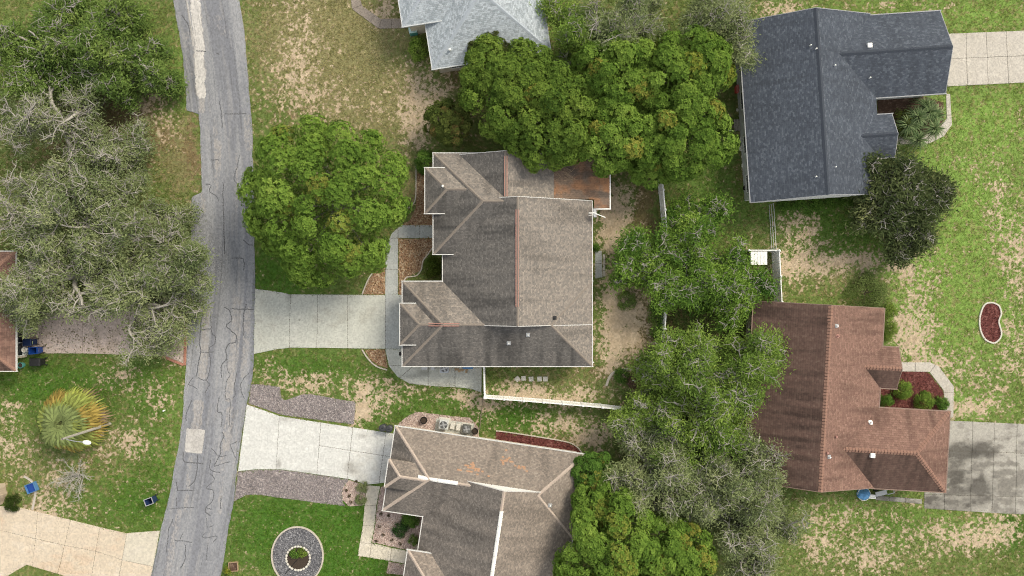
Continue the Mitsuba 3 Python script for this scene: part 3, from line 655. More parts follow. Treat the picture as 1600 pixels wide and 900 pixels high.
# slate blue house
def loc(ang, px, py, z):
    q = W(px, py, z); t = math.radians(-ang)
    return (q[0] * math.cos(t) - q[1] * math.sin(t), q[0] * math.sin(t) + q[1] * math.cos(t))
C = House('house', 'upper right house with dark slate blue shingle roof', 3.8, .38, SH_C, GREYW, GUTD, CAPC, .36)
C.wing(21.4, 33.02, 6.1, 21.95, 2.8, 'v', 'gg', 'w')
C.wing(28.4, 39.12, 14.55, 21.8, 2.8, 'u', 'ng', 'ns')
C.wing(29.6, 34.3, 9.25, 13.05, 2.8, 'u', 'ng', 'ns', False)
C.build()
for px, py, z in ((1265, 72, 4.7), (1275, 276, 4.8), (1274, 77, 4.9), (1305, 261, 4.7), (1360, 121, 3.6), (1306, 101, 4.7)): C.vent(*loc(3.8, px, py, z), .055, .25, None, .0)
C.boxvent(*loc(3.8, 1359, 71, 4.0), .42, .15)
for v in (8, 11.5, 15.5, 19): C.opening(21.85, v, 'w', 1.5, .9, 2.1)
C.opening(38.67, 18.2, 'e', 4.9, .05, 2.2, 'garage'); C.opening(24.8, 6.55, 's', 1.5, .9, 2.1)
for (u, v) in ((33.95, 9.6), (33.95, 12.7)): put('porch_post', C.R(bx(u - .06, u + .06, v - .06, v + .06, 0, 2.65)), WHITE, C.key)

# red roofed house
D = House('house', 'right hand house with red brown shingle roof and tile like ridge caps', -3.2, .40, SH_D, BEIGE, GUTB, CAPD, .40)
D.wing(21.25, 32.75, -15.75, .05, 2.8, 'v', 'gg', 'we')
D.wing(28.0, 39.0, -15.78, -8.7, 2.8, 'u', 'nh')
D.wing(29.5, 34.2, -6.95, -3.32, 2.8, 'u', 'ng', 'ns', False)
D.caplap, D.capstep = .72, .27
D.build()
for px, py, z in ((1307, 509, 4.8), (1363, 661, 3.6), (1296, 714, 4.9)): D.vent(*loc(-3.2, px, py, z), .065, .3, None, .16)
D.vent(*loc(-3.2, 1309, 525, 4.8), .06, .3, RUSTV, .15); D.vent(*loc(-3.2, 1308, 683, 4.8), .09, .2, RUSTV, 0); D.vent(*loc(-3.2, 1292, 707, 4.9), .09, .2, RUSTV, 0)
D.boxvent(*loc(-3.2, 1362, 711, 4.0), .42, .18)
D.opening(38.55, -12.2, 'e', 4.9, .05, 2.2, 'garage'); D.opening(32.3, -5.1, 'e', 1.0, .05, 2.1, 'door')
for v in (-13, -8, -3): D.opening(21.7, v, 'w', 1.5, .9, 2.1)
for u in (24, 30): D.opening(u, -.4, 'n', 1.4, .9, 2.1)
for (u, v) in ((33.9, -6.6), (33.9, -3.7)): put('porch_post', D.R(bx(u - .06, u + .06, v - .06, v + .06, 0, 2.65)), WHITE, D.key)

# pale blue roofed house at the top
E_ = House('house', 'top house with pale blue grey shingle roof beside the sandy lawn', 9, .38, SH_E, CREAM, GUTE, CAPE, .30)
E_.wing(-3.88, 6.6, 20.08, 34, 2.8, 'v', 'hg')
E_.wing(-5.82, .5, 23.96, 30.2, 3.36, 'u', 'hn', 'nsw')
E_.build()
E_.vent(*loc(9, 703, 77, 3.5), .10, .3, None, 0)
for u in (-1.5, 3.5): E_.opening(u, 20.53, 's', 1.5, .9, 2.1)

# red roofed house at the left edge with a screened garage front
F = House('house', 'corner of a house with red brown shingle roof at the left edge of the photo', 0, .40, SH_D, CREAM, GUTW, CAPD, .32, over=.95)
F.wing(-55, -43.58, -7.28, 3.2, 2.8, 'u', 'gh')
F.build()
gx = -44.53
for i in range(4):
    y0, y1 = -6.15 + i * 1.16, -5.0 + i * 1.16
    gd = put('screen_door', cat_([bx(gx, gx + .07, y0, y0 + .06, 0, 2.3), bx(gx, gx + .07, y0 + .06, y1, 1.30, 1.38), bx(gx, gx + .07, y0 + .06, y1, .62, .68), bx(gx, gx + .05, y0 + .06, y1, 0, .62), bx(gx, gx + .07, y0 + .06, y1, 2.2, 2.3)]), WHITE, F.key)
    for za, zb in ((.68, 1.30), (1.38, 2.2)): put('pane', bx(gx, gx + .025, y0 + .06, y1, za, zb), GLASSD, gd)

# bottom left house: a stucco corner column
col = thing('house', 'tan stone corner of a house at the lower left edge', 'house')
x, y = W(2, 772)
put('wall', extr(Polygon([(x - 3, y - .9), (x + .15, y - .9), (x + .55, y + .1), (x + .35, y + 1.0), (x - 3, y + 1.0)]), 0, 2.2), concrete('stone_tan', (.42, .34, .26), (.30, .24, .18), .3, (.52, .45, .36), 12.0), col)
put('cap', extr(Polygon([(x - 3, y - 1.0), (x + .22, y - 1.0), (x + .63, y + .1), (x + .42, y + 1.08), (x - 3, y + 1.08)]), 2.2, 2.3), STONE, col)

# ------------------------------------------------------------------ fences
def fence(pts, label, h=1.83, panel=1.83, cap=True, m=VINYL, group=None):
    key = thing('vinyl_fence', label, 'fence', group)
    L = LineString(pts); n = max(1, round(L.length / panel))
    P = [np.array(L.interpolate(i / n, normalized=True).coords[0]) for i in range(n + 1)]
    for i, p in enumerate(P):
        d = P[min(i + 1, n)] - P[max(i - 1, 0)]; ang = math.degrees(math.atan2(d[1], d[0]))
        pk_ = put('post', place(cham(-.065, .065, -.065, .065, 0, h + .06, .01), *p, 0, ang), m, key)
        put('post_cap', place(trimesh.convex.convex_hull(np.array([(a, b, h + .06) for a in (-.085, .085) for b in (-.085, .085)] + [(a, b, h + .09) for a in (-.085, .085) for b in (-.085, .085)] + [(0, 0, h + .15)])), *p, 0, ang), m, pk_)
    for a, b in zip(P, P[1:]):
        d = b - a; l = np.linalg.norm(d); ang = math.degrees(math.atan2(d[1], d[0])); c = (a + b) / 2
        hw = l / 2 - .065
        k_ = put('top_rail', place(bx(-hw, hw, -.045, .045, h - .14, h), *c, 0, ang), m, key)
        put('bottom_rail', place(bx(-hw, hw, -.045, .045, .06, .20), *c, 0, ang), m, key)
        nb = max(1, round(2 * hw / .28))
        for i in range(nb):
            x0 = -hw + 2 * hw * i / nb
            put('board', place(bx(x0 + .004, x0 + 2 * hw / nb - .004, -.02, .02, .20, h - .14), *c, 0, ang), m, k_)
    NOGRASS.append(L.buffer(.06))
    return key
def base(px, py, h=1.83): return tuple(W(px, py, h))
fence([base(756, 574), base(757, 621)], 'short white vinyl fence closing the side pad of the central house')
fence([base(757, 622), base(850, 629), base(955, 638), base(1003, 645)], 'long white vinyl fence running below the central house backyard')
fence([base(1030, 235), base(1037, 300), base(1043, 367), base(1043, 440), base(1038, 545)], 'tall white vinyl fence along the right side of the central backyard')
fence([base(1050, 395), base(1110, 395)], 'white vinyl fence running right from the tall backyard fence under the trees', 1.83)
fence([base(1170, 391), base(1217, 391)], 'white vinyl fence above the small white shed', 1.83)
fence([base(1218, 392), base(1222, 472)], 'white vinyl fence leading up to the red roofed house', 1.83)
def railf(pts, label, h, m, gap=1.8):
    key = thing('wire_fence', label, 'fence')
    L = LineString(pts); n = max(1, round(L.length / gap))
    P = [np.array(L.interpolate(i / n, normalized=True).coords[0]) for i in range(n + 1)]
    for p in P: put('post', cyl(*p, 0, h, .035, 10), m, key)
    for a, b in zip(P, P[1:]):
        d = b - a; l = np.linalg.norm(d)
        for z in (h - .06, .5 * h, .08): put('rail', place(bx(0, l, -.02, .02, z, z + .04), *a, 0, math.degrees(math.atan2(d[1], d[0]))), m, key)
railf([base(754, 626, 1.2), base(749, 672, 1.2)], 'thin brown rail fence between the two brown roofed houses', 1.2, BARKD)
railf([base(1209, 318, 1.2), base(1213, 388, 1.2)], 'thin grey rail fence below the slate blue house corner', 1.2, METAL)
import shapely.affinity

# ------------------------------------------------------------------ vegetation
def unit(v): return v / (np.linalg.norm(v, axis=-1, keepdims=True) + 1e-9)
def leaf_mesh(P, N, L, wd, col, r, droop=.0, tri=False, Td=None):
    """one folded diamond per leaf: at P, facing about N, L long and wd wide; col (n, 3)"""
    n = len(P)
    t = unit(np.cross(N, unit(r.normal(size=(n, 3))))) if Td is None else unit(Td + (.55 if tri else .12) * r.normal(size=(n, 3)))
    t[:, 2] -= droop; t = unit(t)
    b = unit(np.cross(N, t)); N2 = np.cross(t, b)
    L = (L * (.7 + .6 * r.random(n)))[:, None]; wd = (wd * (.7 + .6 * r.random(n)))[:, None]
    if tri:
        q = np.stack([P - b * wd * .6, P + t * L, P + b * wd * .6], 1)
        return trimesh.Trimesh(q.reshape(-1, 3), np.arange(n * 3).reshape(-1, 3), process=False), np.repeat(col, 3, 0)
    q = np.stack([P, P + t * L * .5 + b * wd * .5 + N2 * wd * .12, P + t * L - N2 * L * .12, P + t * L * .5 - b * wd * .5 + N2 * wd * .12], 1)
    i = np.arange(n)[:, None] * 4
    f = np.concatenate([i + [0, 1, 2], i + [0, 2, 3]], 1).reshape(-1, 3)
    return trimesh.Trimesh(q.reshape(-1, 3), f, process=False), np.repeat(col, 4, 0)

def tubes(paths, radii, sides):
    """paths (n, m, 3), radii (n, m): tapering tubes in one mesh"""
    p, r_ = np.asarray(paths), np.asarray(radii)
    n, m_ = p.shape[:2]
    t = unit(np.gradient(p, axis=1))
    ref = np.where(np.abs(t[..., 2:]) < .9, [0, 0, 1.0], [1.0, 0, 0])
    a = unit(np.cross(t, ref)); b = np.cross(t, a)
    an = np.arange(sides) * 2 * np.pi / sides
    v = p[:, :, None] + r_[:, :, None, None] * (np.cos(an)[:, None] * a[:, :, None] + np.sin(an)[:, None] * b[:, :, None])
    i, j, k = np.meshgrid(np.arange(n), np.arange(m_ - 1), np.arange(sides), indexing='ij')
    A_ = (i * m_ + j) * sides
    q = np.stack([A_ + k, A_ + (k + 1) % sides, A_ + sides + (k + 1) % sides, A_ + sides + k], -1).reshape(-1, 4)
    return trimesh.Trimesh(v.reshape(-1, 3), np.vstack([q[:, [0, 1, 2]], q[:, [0, 2, 3]]]), process=False)

def curve(p, d, L, n, bend, up, r):
    """a wandering polyline"""
    out = [p]; d = unit(d)
    for i in range(n - 1):
        d = unit(d + r.normal(size=3) * bend + np.array([0, 0, up]))
        out.append(out[-1] + d * L / (n - 1))
    return np.array(out)

def pick(pal, w, r):
    """colours from a palette, weight w in 0..1 along it"""
    pal = np.array(pal, float)
    x = np.clip(w, 0, .999) * (len(pal) - 1)
    i = x.astype(int)
    return pal[i] * (1 - (x - i)[:, None]) + pal[i + 1] * (x - i)[:, None]

MANGO = [(.066, .128, .024), (.140, .240, .042), (.246, .365, .070), (.40, .50, .120)]
MANGO_D = [(.062, .115, .024), (.125, .205, .038), (.200, .290, .055), (.31, .385, .090)]
MID = [(.048, .105, .024), (.090, .180, .036), (.138, .250, .048), (.20, .31, .062)]
MAGN = [(.048, .070, .030), (.088, .118, .048), (.145, .178, .074), (.26, .28, .125)]
OAKG = [(.140, .185, .084), (.210, .260, .116), (.285, .330, .155), (.38, .41, .22)]
OAKD = [(.085, .150, .040), (.150, .235, .060), (.225, .315, .086), (.33, .41, .11)]
OAKB = [(.098, .178, .040), (.172, .275, .056), (.255, .365, .076), (.36, .45, .115)]
GRN = [(.062, .140, .028), (.125, .230, .042), (.200, .325, .058), (.30, .41, .090)]

def round_tree(label, px, py, rpx, h, pal, seed, leaves=42000, group=None, flat=.62, puff=(.19, .27), K=38, tint=(.36, .30, .07), tinted=.10, size=.17, cat='tree', name='broadleaf_tree', squash=(1, 1), ang=0, lobe=.07):
    """a dense broadleaf crown: leafy puffs over a dome, each of smaller sprays, on a trunk with limbs"""
    r = np.random.default_rng(seed)
    zc = h * .52
    R = rpx / PXM * (1 - zc / CAM_H)
    cx, cy = W(px, py, zc)
    key = thing(name, label, cat, group)
    Rz = min(R * flat, h * .47)
    i = np.arange(K) + .5
    cosz = 1 - i / K * 1.18
    az = i * 2.39996 + r.normal(0, .25, K)
    sinz = np.sqrt(np.clip(1 - cosz**2, 0, 1))
    lob = 1 + lobe * np.sin(az * 3 + r.random() * 6) + lobe * .6 * np.sin(az * 5 + r.random() * 6)
    rp = R * r.uniform(*puff, K)
    rad = (R * lob * np.where(cosz < .4, r.uniform(.94, 1.03, K), r.uniform(.78, 1.02, K)) - rp * .80)
    ce = np.c_[rad * sinz * np.cos(az) * squash[0], rad * sinz * np.sin(az) * squash[1], Rz / R * rad * cosz + r.normal(0, .05 * R, K)]
    pw = np.clip(r.normal(.5, .22, K), 0, 1)
    yellow = r.random(K) < tinted
    nw_ = leaves // 9                                     # rosettes of nine leaves at the shoot tips
    pk_ = rp**2 / (rp**2).sum()
    ki0 = r.choice(K, nw_, p=pk_)
    od = unit(r.normal(size=(nw_, 3)) + unit(ce + [0, 0, .8 * R])[ki0] * 1.25)
    tip = ce[ki0] + od * rp[ki0][:, None] * np.clip(r.normal(.97, .10, (nw_, 1)), .6, 1.15) * [1, 1, .9]
    pn = meshkit.fbm(tip * .9 + seed, 2, seed)
    tw_ = np.clip(.34 * pw[ki0] + .30 * r.random(nw_) + .55 * (pn - .3), 0, 1)
    yel = yellow[ki0] & (r.random(nw_) < .6)
    n = nw_ * 9
    w = np.repeat(np.arange(nw_), 9)
    a1 = unit(np.cross(od, r.normal(size=(nw_, 3)))); a2 = np.cross(od, a1)
    ph = (np.tile(np.arange(9) * 2 * np.pi / 9, nw_) + r.normal(0, .25, n))[:, None]
    tilt = r.uniform(.0, .75, (n, 1))
    Td = unit(a1[w] * np.cos(ph) + a2[w] * np.sin(ph) + od[w] * tilt)
    P = tip[w] + Td * .02
    N = unit(od[w] * 1.0 - Td * tilt * .5 + r.normal(size=(n, 3)) * .15 + [0, 0, .15])
    col = pick(pal, tw_[w] + .12 * (r.random(n) - .5), r)
    yl = yel[w]
    col[yl] = col[yl] * .45 + np.array(tint) * .55 * (.7 + .6 * r.random((yl.sum(), 1)))
    # an inner, sparser fill of leaves on the limbs below the outer sprays
    nf = n // 9
    dv = unit(r.normal(size=(nf, 3))); dv[:, 2] = np.abs(dv[:, 2]) * .9 - .15
    Pf = dv * np.array([R * squash[0], R * squash[1], Rz]) * (r.random((nf, 1))**.4) * .78
    P = np.vstack([P, Pf]); N = np.vstack([N, unit(dv + r.normal(size=(nf, 3)))]); Td = np.vstack([Td, unit(r.normal(size=(nf, 3)))]); col = np.vstack([col, pick(pal, .4 * r.random(nf) + .2, r)])
    if ang:
        t = math.radians(ang); Rm = np.array([[math.cos(t), -math.sin(t), 0], [math.sin(t), math.cos(t), 0], [0, 0, 1]])
        P, N, Td, ce = P @ Rm.T, N @ Rm.T, Td @ Rm.T, ce @ Rm.T
    P += [cx, cy, zc]
    P[:, 2] = np.maximum(P[:, 2], .15)
    m, c = leaf_mesh(P, N, np.full(len(P), size * 1.25), np.full(len(P), size * .62), col, r, Td=Td)
    put('crown', m, 'leaf', key, color=c)
    base_ = np.array([cx, cy, 0]); fork = np.array([cx, cy, zc - Rz * .55])
    tr = np.array([base_ + (fork - base_) * t + [.1 * math.sin(3 * t + seed), .1 * math.cos(2 * t), 0] for t in np.linspace(0, 1, 6)])
    rt = max(.05, .045 * R)
    put('trunk', tubes([tr], [np.linspace(rt * 1.5, rt, 6)], 10), BARKD, key, smooth=True)
    ends = r.choice(K, min(K, 26), replace=False)
    pp = []
    for e in ends:
        q = ce[e] + [cx, cy, zc]
        mid = (tr[-1] * .5 + q * .5) + r.normal(0, .06 * R, 3) - [0, 0, .1 * R]
        tt = np.linspace(0, 1, 6)[:, None]
        pp.append((1 - tt)**2 * tr[-1] + 2 * tt * (1 - tt) * mid + tt**2 * q)
    put('limb', tubes(pp, np.tile(np.linspace(rt * .55, .02, 6), (len(pp), 1)), 5), BARK, key, smooth=True, kind='stuff')
    return key

def oak(label, px, py, rpx, h, pal, seed, leaves=30000, bare=.35, group=None, limbs=8, gray=1.0, size=.13, spread=.36, lean=(0, 0), name='oak_tree'):
    """a spreading live oak: grey limbs, branches and twigs grown outwards, fine leaves in flat sprays along the twigs"""
    r = np.random.default_rng(seed)
    zc = h * .72
    R = rpx / PXM * (1 - zc / CAM_H)
    cx, cy = W(px, py, zc)
    key = thing(name, label, 'tree', group)
    th = h * .30
    tr = curve(np.array([cx - lean[0], cy - lean[1], 0]), np.array([lean[0] * .3, lean[1] * .3, 1.0]), th, 6, .06, .05, r)
    tr[:, :2] += (np.array([cx, cy]) - tr[-1, :2]) * np.linspace(0, 1, 6)[:, None]
    rt = .035 * R + .08
    put('trunk', tubes([tr], [np.linspace(rt * 1.5, rt * 1.05, 6)], 10), BARK, key, smooth=True)
    tw, twr, ltip, lbare = {3: [], 4: [], 5: []}, {3: [], 4: [], 5: []}, [], []
    a0 = r.random() * 6.28
    for i in range(limbs):
        az = a0 + i * 2 * math.pi / limbs + r.normal(0, .25)
        el = r.uniform(.35, .75) if i % 3 else r.uniform(.9, 1.25)
        L1 = R * r.uniform(.78, 1.0) * (1.0 if i % 3 else .75)
        d = np.array([math.cos(az) * math.cos(el), math.sin(az) * math.cos(el), math.sin(el)])
        l1 = curve(tr[-1], d, L1, 10, .22, -.035, r)
        ra = np.linspace(rt * .70, .065, 10) * gray
        put('limb', tubes([l1], [ra], 7), BARK, key, smooth=True)
        for j in range(6):
            s = r.integers(3, 10); p = l1[s]
            t = unit(l1[s] - l1[s - 1])
            d2 = unit(t * .7 + np.array([*r.normal(size=2), .12 + .28 * r.normal()]) * .75)
            L2 = R * r.uniform(.28, .48)
            l2 = curve(p, d2, L2, 6, .24, .02, r)
            tw[3].append(l2); twr[3].append(np.linspace(ra[s] * .7, .042, 6))
            isb = r.random() < bare
            for k in range(5):
                s2 = r.integers(2, 6); p2 = l2[s2]
                d3 = unit(unit(l2[s2] - l2[s2 - 1]) * .6 + np.array([*r.normal(size=2), .05 + .2 * r.normal()]) * .8)
                L3 = R * r.uniform(.14, .26)
                l3 = curve(p2, d3, L3, 5, .3, .03, r)
                tw[4].append(l3); twr[4].append(np.linspace(.042, .028, 5))
                b3 = isb and r.random() < .8
                for q in range(4):
                    s3 = r.integers(1, 5); p3 = l3[s3]
                    d4 = unit(unit(l3[s3] - l3[s3 - 1]) * .5 + np.array([*r.normal(size=2), .05 + .22 * r.normal()]) * .9)
                    l4 = curve(p3, d4, R * r.uniform(.07, .14) + .12, 3, .40, .0, r)
                    tw[5].append(l4); twr[5].append(np.linspace(.027, .015, 3))
                    ltip.append(l4); lbare.append(b3)
    for lv, sd in ((3, 5), (4, 4), (5, 3)):
        pass
    bm_ = cat_([tubes(tw[3], twr[3], 5), tubes(tw[4], twr[4], 4), tubes(tw[5], twr[5], 3)])
    put('branches', bm_, BARK, key, smooth=True, kind='stuff', label='grey bare looking branches and twigs')
    lt, lb = np.array(ltip), np.array(lbare)
    wgt = np.where(lb, .22, 1.0); wgt /= wgt.sum()
    n = int(leaves * 1.12)
    k = r.choice(len(lt), n, p=wgt)
    f = r.random(n)[:, None] * 2
    i0 = np.minimum(f.astype(int), 1)
    P = lt[k, i0[:, 0]] * (1 - (f - i0)) + lt[k, i0[:, 0] + 1] * (f - i0)
    P = P + r.normal(size=(n, 3)) * np.array([spread, spread, spread * .42]) - [0, 0, .34]
    N = unit(r.normal(size=(n, 3)) * .55 + [0, 0, .9])
    Td = unit(lt[k, 2] - lt[k, 0])
    tone = np.repeat(r.normal(.5, .30, len(lt) // 4 + 1), 4)[:len(lt)]
    pn = meshkit.fbm(P * .55 + seed, 2, seed)
    col = pick(pal, .50 * tone[k] + .60 * (pn - .22) + .12 * (r.random(n) - .35), r)
    P[:, 2] = np.maximum(P[:, 2], .2)
    m, c = leaf_mesh(P, N, np.full(n, size * 2.0), np.full(n, size * .58), col, r, tri=True, Td=Td)
    put('crown', m, 'leaf', key, color=c)
    return key

def shrub(label, px, py, rpx, h, pal, seed, leaves=2600, size=.11, group=None, squash=(1, 1), ang=0, name='shrub', cat='shrub', z0=0.0):
    r = np.random.default_rng(seed)
    R = rpx / PXM * (1 - h * .6 / CAM_H)
    cx, cy = W(px, py, h * .6)
    key = thing(name, label, cat, group)
    n = leaves
    K = 26
    d = unit(r.normal(size=(K, 3))); d[:, 2] = np.abs(d[:, 2])
    ce = d * np.array([R * squash[0], R * squash[1], h]) * .70
    w = r.integers(0, K, n)
    o = unit(r.normal(size=(n, 3)) + [0, 0, .4])
    P = ce[w] + o * (R * .34) * (.5 + .6 * r.random((n, 1))) * [1, 1, min(1, h / R)]
    tone = r.random(K)
    col = pick(pal, .4 * tone[w] + .6 * r.random(n), r)
    N = unit(o + .5 * r.normal(size=(n, 3)) + [0, 0, .3])
    if ang:
        t = math.radians(ang); Rm = np.array([[math.cos(t), -math.sin(t), 0], [math.sin(t), math.cos(t), 0], [0, 0, 1]])
        P, N, ce = P @ Rm.T, N @ Rm.T, ce @ Rm.T
    P += [cx, cy, z0]; P[:, 2] = np.clip(P[:, 2], .03, None)
    m, c = leaf_mesh(P, N, np.full(n, size), np.full(n, size * .55), col, r)
    put('foliage', m, 'leaf', key, color=c)
    st = [np.linspace([cx, cy, 0], q + [cx, cy, z0], 5) for q in ce[:9]]
    put('stems', tubes(st, np.tile(np.linspace(.03, .01, 5), (9, 1)), 4), BARKD, key, kind='stuff')
    return key

# --- dense broadleaf trees
round_tree('big round bright green tree standing alone beside the street', 511, 314, 128, 9.0, MANGO, 11, 74000, K=60, puff=(.15, .22), lobe=.02, tinted=.14, tint=(.27, .24, .06))
round_tree('dark green tree at the left end of the clump above the central house', 795, 135, 78, 8.5, MANGO_D, 12, 36000, flat=.6, tinted=.04)
round_tree('dark green tree overhanging the top of the central house', 862, 185, 82, 8.8, MANGO_D, 13, 38000, flat=.6, tinted=.04)
round_tree('bright green tree in the middle of the upper clump', 965, 120, 72, 9.2, MANGO, 14, 34000, tinted=.12)
round_tree('bright yellow green tree at the right end of the upper clump', 1068, 120, 78, 9.4, MANGO, 15, 38000, tinted=.16, tint=(.30, .28, .05))
round_tree('bright green tree reaching over the rusty porch corner', 960, 208, 68, 8.2, MANGO, 16, 32000, tinted=.10)
round_tree('bright green tree beside the white plastic chair', 1066, 208, 76, 8.6, MANGO, 17, 36000, tinted=.10)
round_tree('low bright green tree at the top of the tall white fence', 1018, 248, 46, 6.0, MANGO, 18, 16000, tinted=.10)
round_tree('brownish green small tree left of the upper clump', 702, 190, 36, 4.6, [(.055, .085, .022), (.10, .14, .035), (.16, .19, .05), (.24, .23, .08)], 19, 11000, tinted=.25, tint=(.22, .13, .06))
round_tree('olive small tree leaning over the pale blue roof', 765, 85, 34, 6.0, [(.05, .065, .02), (.08, .10, .035), (.12, .135, .055), (.16, .165, .07)], 20, 8000, size=.14)
round_tree('big yellow green tree beside the bottom house', 955, 858, 84, 9.2, MANGO, 21, 44000, tinted=.16, tint=(.28, .27, .06))
round_tree('bright green tree at the bottom edge of the photo', 1052, 868, 62, 8.4, MANGO, 22, 28000, tinted=.10)
round_tree('small dark green tree at the right corner of the bottom house', 930, 742, 36, 5.5, MID, 23, 12000)
round_tree('green tree with a rusty top beside the bottom brown roof', 937, 795, 46, 7.2, MANGO, 24, 17000, tinted=.25, tint=(.27, .16, .05))
oak('round green tree left of the tall backyard fence', 1008, 408, 46, 6.0, GRN, 25, 17000, .12, size=.15, limbs=7, name='broadleaf_tree')
oak('green tree right of the tall fence near the white fence', 1088, 372, 50, 6.8, GRN, 26, 17000, .15, size=.15, limbs=7, name='broadleaf_tree')
oak('green tree covering the small white shed', 1152, 440, 62, 7.2, GRN, 27, 25000, .12, size=.15, name='broadleaf_tree')
oak('green tree right of the tall fence above the oak clump', 1085, 456, 56, 7.4, GRN, 28, 20000, .25, size=.15, limbs=7, name='broadleaf_tree')
oak('low green tree between tall fence and slate blue house', 1100, 338, 40, 4.0, GRN, 29, 11000, .10, size=.15, limbs=6, name='broadleaf_tree')
oak('dark olive glossy leaved tree below the slate blue house', 1426, 306, 68, 7.0, MAGN, 30, 30000, .06, size=.19, spread=.42, limbs=9, name='broadleaf_tree')
oak('smaller dark olive tree right of the glossy leaved tree', 1470, 288, 38, 5.2, MAGN, 31, 11000, .25, size=.18, spread=.40, limbs=6, name='broadleaf_tree')
oak('dark glossy small tree below the glossy leaved tree', 1432, 364, 40, 5.2, MAGN, 32, 11000, .06, size=.18, spread=.40, limbs=6, name='broadleaf_tree')

# --- live oaks
oak('dense green oak in the top left corner', 45, 55, 92, 8.6, OAKD, 41, 36000, .10, size=.15)
oak('dense green oak near the street at the top left', 152, 45, 82, 8.0, OAKD, 42, 34000, .10, size=.15)
oak('small dense green oak at the street edge of the top left grove', 214, 90, 44, 6.5, OAKD, 43, 16000, .10, limbs=6, size=.15)
oak('oak with many bare grey branches at the left edge', 55, 175, 96, 8.8, OAKG, 44, 9000, .8, gray=1.35)
oak('grey green oak at the left edge with a heavy arching limb', 30, 320, 92, 9.0, OAKG, 45, 10000, .65, gray=1.35)
oak('grey green oak in the middle of the left grove', 150, 330, 98, 8.6, OAKG, 46, 23000, .4)
oak('grey green oak reaching over the street', 242, 395, 78, 7.6, OAKG, 47, 25000, .25)
oak('pale twiggy oak above the left red roof', 75, 430, 88, 9.2, OAKG, 48, 16000, .55, gray=1.35)
oak('thin oak spreading over the leaf strewn driveway', 190, 475, 84, 8.2, OAKG, 49, 19000, .35)
oak('thin grey oak over the left red roof', 18, 462, 62, 6.5, OAKG, 62, 15000, .4, limbs=7)
oak('small twiggy oak above the left grove clearing', 160, 225, 58, 6.4, OAKG, 50, 6500, .6, limbs=6, gray=1.35)
oak('grey branched oak at the top edge above the upper clump', 985, 25, 88, 9.0, OAKG, 51, 26000, .45)
oak('grey green oak at the top edge beside the slate blue house', 1125, 45, 82, 8.8, OAKG, 52, 24000, .45)
oak('olive oak at the top edge beside the pale blue roof', 893, 35, 54, 8.0, OAKB, 53, 18000, .2, limbs=6)
oak('green oak below the tall backyard fence', 1086, 575, 74, 8.4, OAKB, 54, 30000, .22)
oak('green oak beside the left edge of the red roof', 1178, 590, 78, 8.8, OAKB, 55, 32000, .22)
oak('yellow green oak in the middle of the right grove', 1105, 665, 82, 8.8, OAKB, 56, 32000, .22)
oak('grey twiggy oak below the left corner of the red roof', 1185, 765, 84, 8.8, OAKG, 57, 28000, .42)
oak('grey branched oak right of the bottom house', 1030, 744, 76, 8.6, OAKG, 58, 26000, .48)
oak('grey twiggy oak at the bottom of the right grove', 1185, 862, 78, 8.4, OAKG, 59, 25000, .45)
oak('grey green oak at the heart of the right grove', 1100, 780, 78, 8.6, OAKG, 60, 25000, .38)
oak('small green oak at the end of the long white fence', 1008, 668, 40, 6.5, OAKB, 61, 13000, .3, limbs=6)

# --- shrubs
shrub('bright green shrub at the corner of the pale blue roofed house', 652, 74, 20, 1.6, MANGO, 71, 3600, squash=(.75, 1.15))
shrub('round green shrub by the upper corner of the central house', 661, 250, 19, 2.2, MID, 72, 4200, squash=(.8, 1.15))
shrub('dark clipped round shrub on the peach driveway', 16, 788, 15, 1.0, [(.02, .035, .01), (.035, .06, .014), (.05, .08, .02), (.07, .1, .03)], 73, 3200, size=.08)
shrub('grey green shrub above the red roof', 1362, 458, 36, 2.0, [(.10, .145, .045), (.15, .205, .065), (.20, .26, .09), (.26, .31, .12)], 74, 6500, squash=(1, .95))
shrub('light green shrub along the right edge of the red roof', 1392, 503, 22, 1.5, [(.13, .19, .04), (.18, .26, .05), (.23, .32, .07), (.29, .37, .10)], 75, 5200, squash=(.65, 1.7))
shrub('round green shrub beside the small red gable', 1415, 610, 17, 1.4, MANGO, 76, 2800)
shrub('dark green shrub in the inner corner of the red roofed house', 1387, 627, 14, 1.2, MID, 77, 2100)
shrub('round green shrub above the red garage roof', 1449, 628, 17, 1.3, MANGO, 78, 2800)
shrub('small green shrub at the right end of the maroon bed', 1475, 631, 12, 1.1, MID, 79, 1800)
shrub('green feathery plant by the wall of the central house', 676, 418, 20, 1.0, [(.05, .08, .015), (.08, .12, .02), (.11, .16, .03), (.14, .19, .04)], 80, 2600, squash=(.75, 1))
shrub('glossy green shrub in the rosy bed of the bottom house', 625, 829, 15, .9, [(.015, .04, .012), (.03, .075, .02), (.045, .10, .03), (.07, .13, .05)], 81, 1700)
shrub('feathery green shrub in the inner corner of the bottom house', 642, 812, 17, 1.2, MID, 82, 2400)
shrub('small olive shrub beside the lower gable of the bottom house', 646, 846, 10, .8, OAKD, 83, 900)
shrub('olive tuft in the small rosy bed nearest the white driveway', 565, 762, 11, .6, OAKG, 84, 800)
shrub('olive tuft in the small rosy bed beside the ivory walk', 563, 782, 10, .6, OAKG, 85, 800)
shrub('small green plant on the left of the stone ring', 460, 866, 9, .5, MID, 86, 700)
shrub('small green plant on the right of the stone ring', 472, 864, 9, .5, MANGO_D, 87, 700)
shrub('yellow flowering plant at the left of the wooden square planter', 354, 893, 7, .6, [(.06, .10, .02), (.10, .16, .03), (.25, .30, .05), (.55, .45, .05)], 88, 500)
shrub('small green shrub at the back wall of the central house', 933, 387, 7, .6, MID, 89, 500)
